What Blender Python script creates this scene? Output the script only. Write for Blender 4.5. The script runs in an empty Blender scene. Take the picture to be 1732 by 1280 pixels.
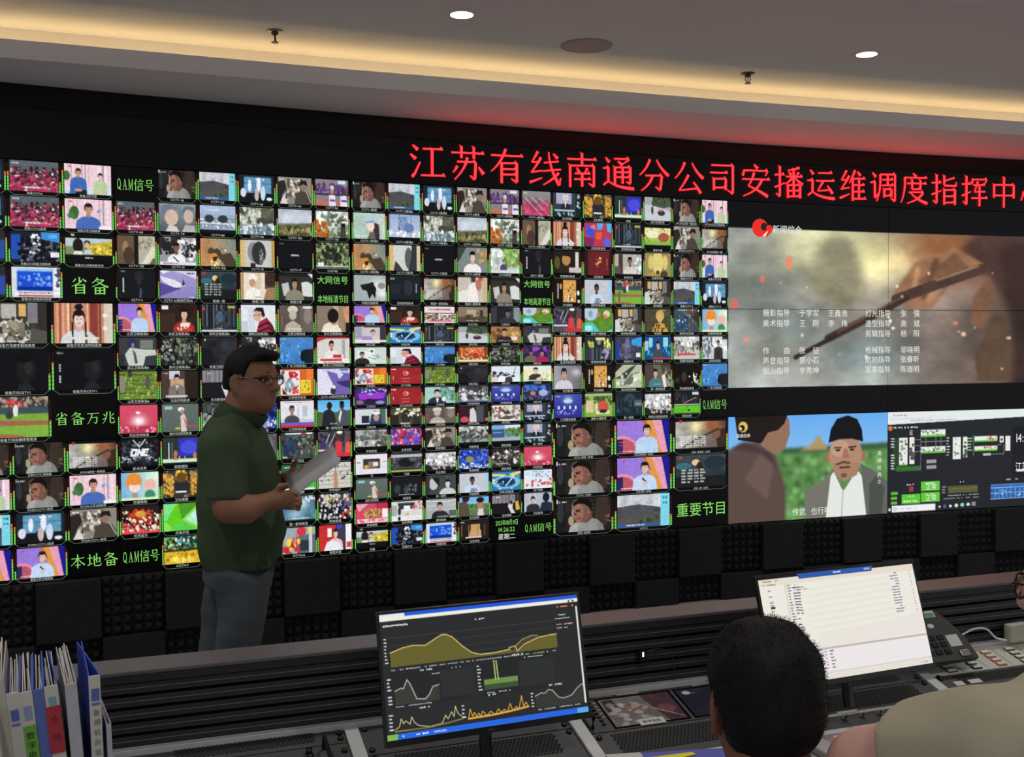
import bpy, bmesh, math, random
import numpy as np
from mathutils import Vector, Matrix
S = bpy.context.scene
COL = S.collection
PI = math.pi
R = math.radians
# ------------------------------------------------------------------ camera
FPX, PITCH, ROLL, CAMZ = 1825.2, R(1.621), R(0.3447), 1.6
cam = bpy.data.objects.new('camera', bpy.data.cameras.new('camera'))
COL.objects.link(cam)
cam.data.sensor_fit = 'HORIZONTAL'
cam.data.sensor_width = 36.0
cam.data.lens = 36.0 * FPX / 1732
cam.data.clip_start = 0.05
cam.matrix_world = Matrix.Translation((0, 0, CAMZ)) @ Matrix.Rotation(PI/2 - PITCH, 4, 'X') @ Matrix.Rotation(-ROLL, 4, 'Z')
S.camera = cam
# ------------------------------------------------------------------ world, exposure
S.view_settings.view_transform = 'Standard'
S.view_settings.look = 'None'
S.view_settings.exposure = 0.0
S.view_settings.gamma = 1.0
S.view_settings.use_curve_mapping = False
w = bpy.data.worlds.new('room_ambient')
S.world = w
w.use_nodes = True
w.node_tree.nodes['Background'].inputs[0].default_value = (0.92, 0.95, 1.0, 1)
w.node_tree.nodes['Background'].inputs[1].default_value = 0.62
# ------------------------------------------------------------------ ceiling downlights (lamps of the room)
CEIL = 3.09
DL_SEEN = [(-0.215, 4.869), (1.825, 5.566)]
DL_ROOM = [(-2.2, 4.1), (3.064, 5.953), (4.885, 6.424), (-1.55, 2.55), (0.5, 3.25), (2.5, 3.95), (-0.85, 0.75), (1.2, 1.45), (3.2, 2.15), (-0.1, -1.2), (1.9, -0.5)]
DL_W = 55.0
def spot(x, y, power):
    l = bpy.data.lights.new('downlight_lamp', 'SPOT')
    l.energy = power
    l.spot_size = R(110)
    l.spot_blend = 0.9
    l.shadow_soft_size = 0.05
    l.color = (1.0, 0.97, 0.93)
    o = bpy.data.objects.new('downlight_lamp', l)
    COL.objects.link(o)
    o.location = (x, y, CEIL - 0.03)
    return o
for p in DL_SEEN:
    spot(*p, DL_W * 0.3)
for p in DL_ROOM:
    spot(*p, DL_W)
# ------------------------------------------------------------------ helpers
def s2l(c):
    c = np.asarray(c, dtype=np.float64)
    return np.where(c <= 0.04045, c / 12.92, ((c + 0.055) / 1.055) ** 2.4)
def hx(h):
    if len(h) == 3:
        h = ''.join(a + a for a in h)
    return np.array([int(h[i:i+2], 16) / 255 for i in (0, 2, 4)])
def lin(h):
    return tuple(float(v) for v in s2l(hx(h))) + (1.0,)
MATS = {}
def mat(name, col='808080', rough=0.6, metal=0.0, spec=0.5, var=0.12, scale=14.0, bump=0.0, bscale=200.0, coat=0.0):
    """procedural surface: noise-varied base colour, optional fine bump"""
    if name in MATS:
        return MATS[name]
    m = bpy.data.materials.new(name)
    m.use_nodes = True
    nt = m.node_tree
    b = nt.nodes['Principled BSDF']
    tc = nt.nodes.new('ShaderNodeTexCoord')
    nz = nt.nodes.new('ShaderNodeTexNoise')
    nz.inputs['Scale'].default_value = scale
    nz.inputs['Detail'].default_value = 4
    nt.links.new(tc.outputs['Object'], nz.inputs['Vector'])
    mx = nt.nodes.new('ShaderNodeMix')
    mx.data_type = 'RGBA'
    c = np.array(lin(col)[:3])
    mx.inputs['A'].default_value = tuple(c * (1 - var)) + (1,)
    mx.inputs['B'].default_value = tuple(np.minimum(1, c * (1 + var))) + (1,)
    nt.links.new(nz.outputs['Fac'], mx.inputs['Factor'])
    nt.links.new(mx.outputs['Result'], b.inputs['Base Color'])
    b.inputs['Roughness'].default_value = rough
    b.inputs['Metallic'].default_value = metal
    b.inputs['Specular IOR Level'].default_value = spec
    b.inputs['Coat Weight'].default_value = coat
    if bump:
        n2 = nt.nodes.new('ShaderNodeTexNoise')
        n2.inputs['Scale'].default_value = bscale
        nt.links.new(tc.outputs['Object'], n2.inputs['Vector'])
        bp = nt.nodes.new('ShaderNodeBump')
        bp.inputs['Strength'].default_value = bump
        bp.inputs['Distance'].default_value = 0.004
        nt.links.new(n2.outputs['Fac'], bp.inputs['Height'])
        nt.links.new(bp.outputs['Normal'], b.inputs['Normal'])
    MATS[name] = m
    return m
def emat(name, col, strength=1.0, sample=True, raw=None):
    if name in MATS:
        return MATS[name]
    m = bpy.data.materials.new(name)
    m.use_nodes = True
    b = m.node_tree.nodes['Principled BSDF']
    b.inputs['Base Color'].default_value = (0.01, 0.01, 0.01, 1)
    b.inputs['Roughness'].default_value = 0.5
    b.inputs['Emission Color'].default_value = (raw + (1,)) if raw else lin(col)
    b.inputs['Emission Strength'].default_value = strength
    if not sample:
        m.cycles.emission_sampling = 'NONE'
    MATS[name] = m
    return m
def screen_mat(name, strength):
    m = bpy.data.materials.new(name)
    m.use_nodes = True
    nt = m.node_tree
    b = nt.nodes['Principled BSDF']
    a = nt.nodes.new('ShaderNodeAttribute')
    a.attribute_name = 'Col'
    b.inputs['Base Color'].default_value = (0.003, 0.003, 0.0035, 1)
    b.inputs['Roughness'].default_value = 0.45
    b.inputs['Specular IOR Level'].default_value = 0.12
    nt.links.new(a.outputs['Color'], b.inputs['Emission Color'])
    b.inputs['Emission Strength'].default_value = strength
    m.cycles.emission_sampling = 'NONE'
    return m
M_SCREEN = screen_mat('lcd_picture', 1.0)
M_MON = screen_mat('monitor_picture', 1.0)
def mesh_obj(name, verts, faces, m=None, parent=None, smooth=False):
    me = bpy.data.meshes.new(name)
    me.from_pydata([tuple(v) for v in verts], [], [tuple(f) for f in faces])
    me.update()
    if smooth:
        me.polygons.foreach_set('use_smooth', [True] * len(me.polygons))
    if m:
        me.materials.append(m)
    o = bpy.data.objects.new(name, me)
    COL.objects.link(o)
    if parent is not None:
        o.parent = parent
    return o
class MB:
    """collects shapes into ONE mesh"""
    def __init__(s):
        s.v, s.f = [], []
    def add(s, vs, fs, M=None):
        n = len(s.v)
        s.v += [tuple(M @ Vector(v)) if M is not None else tuple(v) for v in vs]
        s.f += [tuple(i + n for i in f) for f in fs]
        return s
    def box(s, x0, y0, z0, x1, y1, z1, M=None, bev=0.0):
        if bev > 0:
            bm = bmesh.new()
            bmesh.ops.create_cube(bm, size=1)
            for v in bm.verts:
                v.co = Vector(((x0+x1)/2 + v.co.x*(x1-x0), (y0+y1)/2 + v.co.y*(y1-y0), (z0+z1)/2 + v.co.z*(z1-z0)))
            bmesh.ops.bevel(bm, geom=list(bm.edges), offset=bev, segments=2, affect='EDGES', profile=0.5)
            bm.verts.index_update()
            s.add([v.co.copy() for v in bm.verts], [[v.index for v in f.verts] for f in bm.faces], M)
            bm.free()
            return s
        vs = [(x, y, z) for z in (z0, z1) for y in (y0, y1) for x in (x0, x1)]
        return s.add(vs, [(0,2,3,1),(4,5,7,6),(0,1,5,4),(2,6,7,3),(0,4,6,2),(1,3,7,5)], M)
    def prism(s, pts, d, M=None):
        """pts: list of 3-D points of a planar polygon, d: extrusion vector"""
        n = len(pts)
        d = Vector(d)
        vs = [Vector(p) for p in pts] + [Vector(p) + d for p in pts]
        fs = [tuple(range(n))[::-1], tuple(range(n, 2*n))] + [(i, (i+1) % n, (i+1) % n + n, i + n) for i in range(n)]
        return s.add(vs, fs, M)
    def lathe(s, prof, n=24, M=None, caps=True):
        vs, fs, rows = [], [], []
        for r, z in prof:
            c = 1 if r < 1e-6 else n
            rows.append([len(vs)+k % c for k in range(n)])
            for k in range(c):
                a = 2*PI*k/n
                vs.append((r*math.cos(a), r*math.sin(a), z))
        for p, q in zip(rows[:-1], rows[1:]):
            for k in range(n):
                f = []
                for i in (p[k], p[(k+1) % n], q[(k+1) % n], q[k]):
                    if i not in f: f.append(i)
                if len(f) > 2: fs.append(tuple(f))
        if caps and prof[0][0] > 1e-6: fs.append(tuple(rows[0])[::-1])
        if caps and prof[-1][0] > 1e-6: fs.append(tuple(rows[-1]))
        return s.add(vs, fs, M)
    def tube(s, pts, r, n=8):
        pts = [Vector(p) for p in pts]
        vs, fs = [], []
        up = Vector((0.13, 0.21, 0.97))
        for i, p in enumerate(pts):
            t = (pts[min(i+1, len(pts)-1)] - pts[max(i-1, 0)]).normalized()
            a = t.cross(up)
            if a.length < 1e-4:
                a = t.cross(Vector((1, 0, 0)))
            a.normalize()
            b = t.cross(a)
            rr = r[i] if isinstance(r, (list, tuple)) else r
            for k in range(n):
                q = 2*PI*k/n
                vs.append(p + a*(rr*math.cos(q)) + b*(rr*math.sin(q)))
        for i in range(len(pts)-1):
            for k in range(n):
                x, y = i*n+k, i*n+(k+1) % n
                fs.append((x, y, y+n, x+n))
        fs.append(tuple(range(n))[::-1])
        fs.append(tuple((len(pts)-1)*n+k for k in range(n)))
        return s.add(vs, fs)
    def build(s, name, m, parent=None, smooth=False):
        return mesh_obj(name, s.v, s.f, m, parent, smooth)
def tag(o, label=None, cat=None, group=None, kind=None):
    if label: o['label'] = label
    if cat: o['category'] = cat
    if group: o['group'] = group
    if kind: o['kind'] = kind
    return o
def thing(name, label, cat, M=None, group=None):
    o = bpy.data.objects.new(name, None)
    COL.objects.link(o)
    o.empty_display_size = 0.05
    if M is not None:
        o.matrix_world = M
    return tag(o, label, cat, group)
def struct(o):
    o['kind'] = 'structure'
    return o
def frame(loc, rz=0.0, tilt=0.0):
    return Matrix.Translation(loc) @ Matrix.Rotation(rz, 4, 'Z') @ Matrix.Rotation(tilt, 4, 'X')
ORD = ['first','second','third','fourth','fifth','sixth','seventh','eighth','ninth','tenth','eleventh','twelfth','thirteenth','fourteenth','fifteenth','sixteenth','seventeenth','eighteenth','nineteenth','twentieth','twenty-first','twenty-second','twenty-third','twenty-fourth','twenty-fifth','twenty-sixth','twenty-seventh','twenty-eighth']
# ------------------------------------------------------------------ lettering: glyph outlines turned into flat meshes
GL = {}
def prime(chars):
    todo = [c for c in sorted(set(chars)) if c not in GL and not c.isspace()]
    obs = []
    for c in todo:
        cu = bpy.data.curves.new('glyph', 'FONT')
        cu.body = c
        cu.size = 1.0
        cu.resolution_u = 2
        o = bpy.data.objects.new('glyph', cu)
        COL.objects.link(o)
        obs.append((c, o, cu))
    dg = bpy.context.evaluated_depsgraph_get()
    dg.update()
    for c, o, cu in obs:
        me = bpy.data.meshes.new_from_object(o.evaluated_get(dg))
        vs = np.array([v.co[:2] for v in me.vertices]) if len(me.vertices) else np.zeros((0, 2))
        GL[c] = (vs, [tuple(p.vertices) for p in me.polygons])
        bpy.data.meshes.remove(me)
        bpy.data.objects.remove(o)
        bpy.data.curves.remove(cu)
def text_geo(t, size, sx=1.0, gap=0.0):
    """flat text centred on the origin: 2-D verts and faces"""
    x = 0.0
    vs, fs = [], []
    for c in t:
        if c == ' ':
            x += 0.35
            continue
        g, f = GL.get(c, (np.zeros((0, 2)), []))
        wide = ord(c) > 0x2e80
        n = len(vs)
        for p in g:
            vs.append((p[0] + x, p[1]))
        fs += [tuple(i + n for i in q) for q in f]
        x += (1.0 if wide else ((g[:, 0].max() if len(g) else 0.3) + 0.07)) + gap
    if not vs:
        return [], []
    a = np.array(vs)
    a[:, 0] -= (a[:, 0].min() + a[:, 0].max()) / 2
    a[:, 1] -= (a[:, 1].min() + a[:, 1].max()) / 2
    return a * np.array([size * sx, size]), fs
def text_obj(name, t, size, m, parent, x, y, z, sx=1.0, gap=0.0, align='C', plane='XZ'):
    a, f = text_geo(t, size, sx, gap)
    if len(a) == 0:
        return None
    if align == 'L':
        a[:, 0] -= a[:, 0].min()
    if plane == 'XZ':
        vs = [(p[0] + x, y, p[1] + z) for p in a]
    else:
        vs = [(p[0] + x, p[1] + y, z) for p in a]
    return mesh_obj(name, vs, f, m, parent)
# ------------------------------------------------------------------ little picture painter (programme pictures on the screens)
class Paint:
    def __init__(s, w, h, seed=1, ss=2):
        s.w, s.h, s.ss = w, h, ss
        s.W, s.H = w*ss, h*ss
        s.a = np.zeros((s.H, s.W, 3))
        s.r = np.random.RandomState(seed)
        s.X, s.Y = np.meshgrid((np.arange(s.W)+.5)/s.W*100, (np.arange(s.H)+.5)/s.H*100)
    def noise(s, n):
        g = s.r.rand(n+2, n+2)
        x = np.linspace(0, n, s.W); y = np.linspace(0, n, s.H)
        xi = x.astype(int); yi = y.astype(int)
        fx = (x-xi)[None, :]; fy = (y-yi)[:, None]
        fx = fx*fx*(3-2*fx); fy = fy*fy*(3-2*fy)
        return (g[yi][:, xi]*(1-fx)+g[yi][:, xi+1]*fx)*(1-fy)+(g[yi+1][:, xi]*(1-fx)+g[yi+1][:, xi+1]*fx)*fy
    def sub(s, x0, y0, x1, y1):
        i0 = max(0, int(x0/100*s.W)-1); i1 = min(s.W, int(x1/100*s.W)+2)
        j0 = max(0, int(y0/100*s.H)-1); j1 = min(s.H, int(y1/100*s.H)+2)
        return slice(j0, max(j0, j1)), slice(i0, max(i0, i1))
    def ell(s, c, x, y, rx, ry):
        k = s.sub(x-rx, y-ry, x+rx, y+ry)
        m = ((s.X[k]-x)/rx)**2+((s.Y[k]-y)/ry)**2 < 1
        s.a[k][m] = c
    def poly(s, c, q):
        q = np.array(q, float).reshape(-1, 2)
        k = s.sub(q[:, 0].min(), q[:, 1].min(), q[:, 0].max(), q[:, 1].max())
        X, Y = s.X[k], s.Y[k]
        ins = np.zeros(X.shape, bool)
        for i in range(len(q)):
            x0, y0 = q[i-1]; x1, y1 = q[i]
            if y0 == y1: continue
            ins ^= ((y0 > Y) != (y1 > Y)) & (X < (x1-x0)*(Y-y0)/(y1-y0)+x0)
        s.a[k][ins] = c
    def line(s, c, wd, q):
        q = np.array(q, float).reshape(-1, 2)
        asp = s.H/s.W
        for (x0, y0), (x1, y1) in zip(q[:-1], q[1:]):
            k = s.sub(min(x0, x1)-wd, min(y0, y1)-wd/asp, max(x0, x1)+wd, max(y0, y1)+wd/asp)
            X, Y = s.X[k], s.Y[k]*asp
            dx, dy = x1-x0, (y1-y0)*asp
            t = np.clip(((X-x0)*dx+(Y-y0*asp)*dy)/(dx*dx+dy*dy+1e-9), 0, 1)
            m = np.hypot(X-x0-t*dx, Y-y0*asp-t*dy) < wd/2
            s.a[k][m] = c
    def rect(s, c, x0, y0, x1, y1):
        k = (slice(int(round(y0/100*s.H)), max(int(round(y0/100*s.H))+1, int(round(y1/100*s.H)))), slice(int(round(x0/100*s.W)), max(int(round(x0/100*s.W))+1, int(round(x1/100*s.W)))))
        s.a[k] = c
    def run(s, ops):
        asp = s.W/s.H
        for op in ops.split(';'):
            t = op.split()
            if not t: continue
            o = t[0]
            if o in 'nbu':
                v = [float(x) for x in t[1:]]
            elif o in 'ghmM':
                pass
            else:
                c = hx(t[1]); v = [float(x) for x in t[2:]]
            if o == 'f': s.a[:] = c
            elif o in 'gh':
                c0, c1 = hx(t[1]), hx(t[2])
                k = ((s.Y if o == 'g' else s.X)/100)[..., None]
                s.a = c0*(1-k)+c1*k
            elif o == 'r': s.rect(c, *v)
            elif o == 'e': s.ell(c, *v)
            elif o == 'p': s.poly(c, v)
            elif o == 'l': s.line(c, v[0], v[1:])
            elif o == 'o':
                k = np.exp(-(((s.X-v[0])/v[2])**2*2+((s.Y-v[1])/v[2]/ (asp/1.5))**2*2))[..., None]
                s.a = s.a*(1-k)+c*k
            elif o == 'n':
                n = s.noise(int(v[1]))*.65+s.noise(int(v[1])*3)*.35
                s.a *= (1+v[0]/100*(n-.5)*2)[..., None]
            elif o == 's':
                n, x0, y0, x1, y1, r = v
                for i in range(int(n)):
                    rr = r*(.5+s.r.rand())
                    s.ell(np.clip(c*(.75+.45*s.r.rand()), 0, 1), x0+(x1-x0)*s.r.rand(), y0+(y1-y0)*s.r.rand(), rr*.8, rr*(.7+.8*s.r.rand())*1.2)
            elif o == 't':
                x, y, wd, ht = v
                n = max(2, int(wd*1.0))
                for i in range(n):
                    if s.r.rand() < .8:
                        xx = x-wd/2+wd*i/n
                        s.rect(c, xx, y-ht/2*(.5+.5*s.r.rand()), xx+wd/n*.75, y+ht/2*(.5+.5*s.r.rand()))
            elif o == 'T':
                x, y, wd, ht = v
                big = s.w > 150
                n = max(3, int(ht/(2.6 if big else 6)))
                for i in range(n):
                    if s.r.rand() < .9:
                        s.rect(c, x-wd/2, y+ht*i/n, x+wd*(s.r.rand()*.5 if big else .5), y+ht*(i+(.4 if big else .6))/n)
            elif o == 'Q':
                n, x0, y0, x1, y1 = v
                for i in range(int(n)):
                    for q in (0, .52):
                        xx = x0+(x1-x0)*q
                        wd = (x1-x0)*.2
                        y = y0+(y1-y0)*i/n
                        for a_ in (0, .25):
                            for j in range(4):
                                if s.r.rand() < .85:
                                    s.rect(c, xx+(x1-x0)*a_+wd*j/4, y, xx+(x1-x0)*a_+wd*(j+.7)/4, y+(y1-y0)/n*.5)
            elif o == 'V':
                n, y0, y1 = v
                for i in range(int(n)):
                    x = 100*(i+s.r.rand())/n
                    s.rect(np.clip(c*(.7+.6*s.r.rand()), 0, 1), x, y0, x+1.2+2.4*s.r.rand(), y1)
            elif o == 'H':
                n, y0, y1 = v
                for i in range(int(n)):
                    y = y0+(y1-y0)*i/n
                    s.line(c*(.8+.4*s.r.rand()), 2.2, [0, y+4*s.r.rand(), 35, y+5*s.r.rand(), 70, y+5*s.r.rand()+2, 100, y+5*s.r.rand()])
            elif o == 'm':
                x, y, k = [float(q) for q in t[1:4]]
                sk, ha, sh = hx(t[4]), hx(t[5]), hx(t[6])
                q = k/asp
                s.poly(sh, [x-q*.75, 101, x-q*.68, y+k*.72, x-q*.46, y+k*.52, x-q*.15, y+k*.42, x+q*.15, y+k*.42, x+q*.46, y+k*.52, x+q*.68, y+k*.72, x+q*.75, 101])
                s.ell(ha, x, y-k*.07, q*.25, k*.31)
                s.poly(sk*.85, [x-q*.12, y+k*.1, x+q*.12, y+k*.1, x+q*.14, y+k*.44, x, y+k*.52, x-q*.14, y+k*.44])
                s.ell(sk, x+q*.01, y+k*.04, q*.2, k*.26)
                s.ell(ha, x, y-k*.25, q*.21, k*.13)
                for d in (-.08, .08):
                    s.ell(ha, x+q*d, y+k*.0, q*.035, k*.02)
                s.ell(sk*.6, x, y+k*.17, q*.06, k*.02)
            elif o == 'u':
                k = max(1, int(v[0]/100*s.W))
                for q in (0, 1, 0, 1):
                    z = np.concatenate([np.repeat(np.take(s.a, [0], q), k, q), s.a, np.repeat(np.take(s.a, [-1], q), k, q)], q).cumsum(q)
                    n = s.a.shape[q]
                    lo = np.take(z, range(0, n), q); hi = np.take(z, range(2*k, n+2*k), q)
                    s.a = (hi-lo)/(2*k)
            elif o == 'b':
                s.rect(hx('0e0e10'), 0, 0, 100, v[0])
                s.rect(hx('0e0e10'), 0, v[1], 100, 100)
        return s
    def out(s):
        if s.w < 100:
            s.a *= (1+.13*(s.noise(30)-.5))[..., None]
        a = s.a.reshape(s.h, s.ss, s.w, s.ss, 3).mean((1, 3))
        return s2l(np.clip(a, 0, 1))
def grid_mesh(name, arr, x0, z0, x1, z1, y=0.0, m=None):
    """flat picture on a screen: a fine grid whose points carry the picture's colours"""
    h, w_, _ = arr.shape
    xs = np.linspace(x0, x1, w_); zs = np.linspace(z1, z0, h)
    co = np.empty((h, w_, 3), np.float32)
    co[..., 0] = xs[None, :]; co[..., 1] = y; co[..., 2] = zs[:, None]
    i = np.arange(h*w_).reshape(h, w_)
    f = np.stack([i[:-1, :-1], i[1:, :-1], i[1:, 1:], i[:-1, 1:]], -1).reshape(-1, 4)
    me = bpy.data.meshes.new(name)
    me.vertices.add(h*w_)
    me.vertices.foreach_set('co', co.ravel())
    nf = len(f)
    me.loops.add(nf*4)
    me.loops.foreach_set('vertex_index', f.ravel().astype(np.int32))
    me.polygons.add(nf)
    me.polygons.foreach_set('loop_start', np.arange(0, nf*4, 4, dtype=np.int32))
    me.update(calc_edges=True)
    c = np.ones((h*w_, 4), np.float32)
    c[:, :3] = arr.reshape(-1, 3)
    at = me.color_attributes.new('Col', 'FLOAT_COLOR', 'POINT')
    at.data.foreach_set('color', c.ravel())
    me.materials.append(m or M_SCREEN)
    return me
def link_mesh(name, me, parent=None, loc=(0, 0, 0)):
    o = bpy.data.objects.new(name, me)
    COL.objects.link(o)
    if parent is not None: o.parent = parent
    o.location = loc
    return o
def tri_mesh(name, quads, m=None):
    """coloured flat rectangles: (x0,z0,x1,z1,y,colour)"""
    vs, fs, cs = [], [], []
    for x0, z0, x1, z1, y, c in quads:
        n = len(vs)
        vs += [(x0, y, z0), (x1, y, z0), (x1, y, z1), (x0, y, z1)]
        fs.append((n, n+1, n+2, n+3))
        cs += [tuple(c) + (1.0,)]*4
    me = bpy.data.meshes.new(name)
    me.from_pydata(vs, [], fs)
    at = me.color_attributes.new('Col', 'FLOAT_COLOR', 'POINT')
    at.data.foreach_set('color', np.array(cs, np.float32).ravel())
    me.materials.append(m or M_SCREEN)
    return me
PIC = {}
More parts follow.
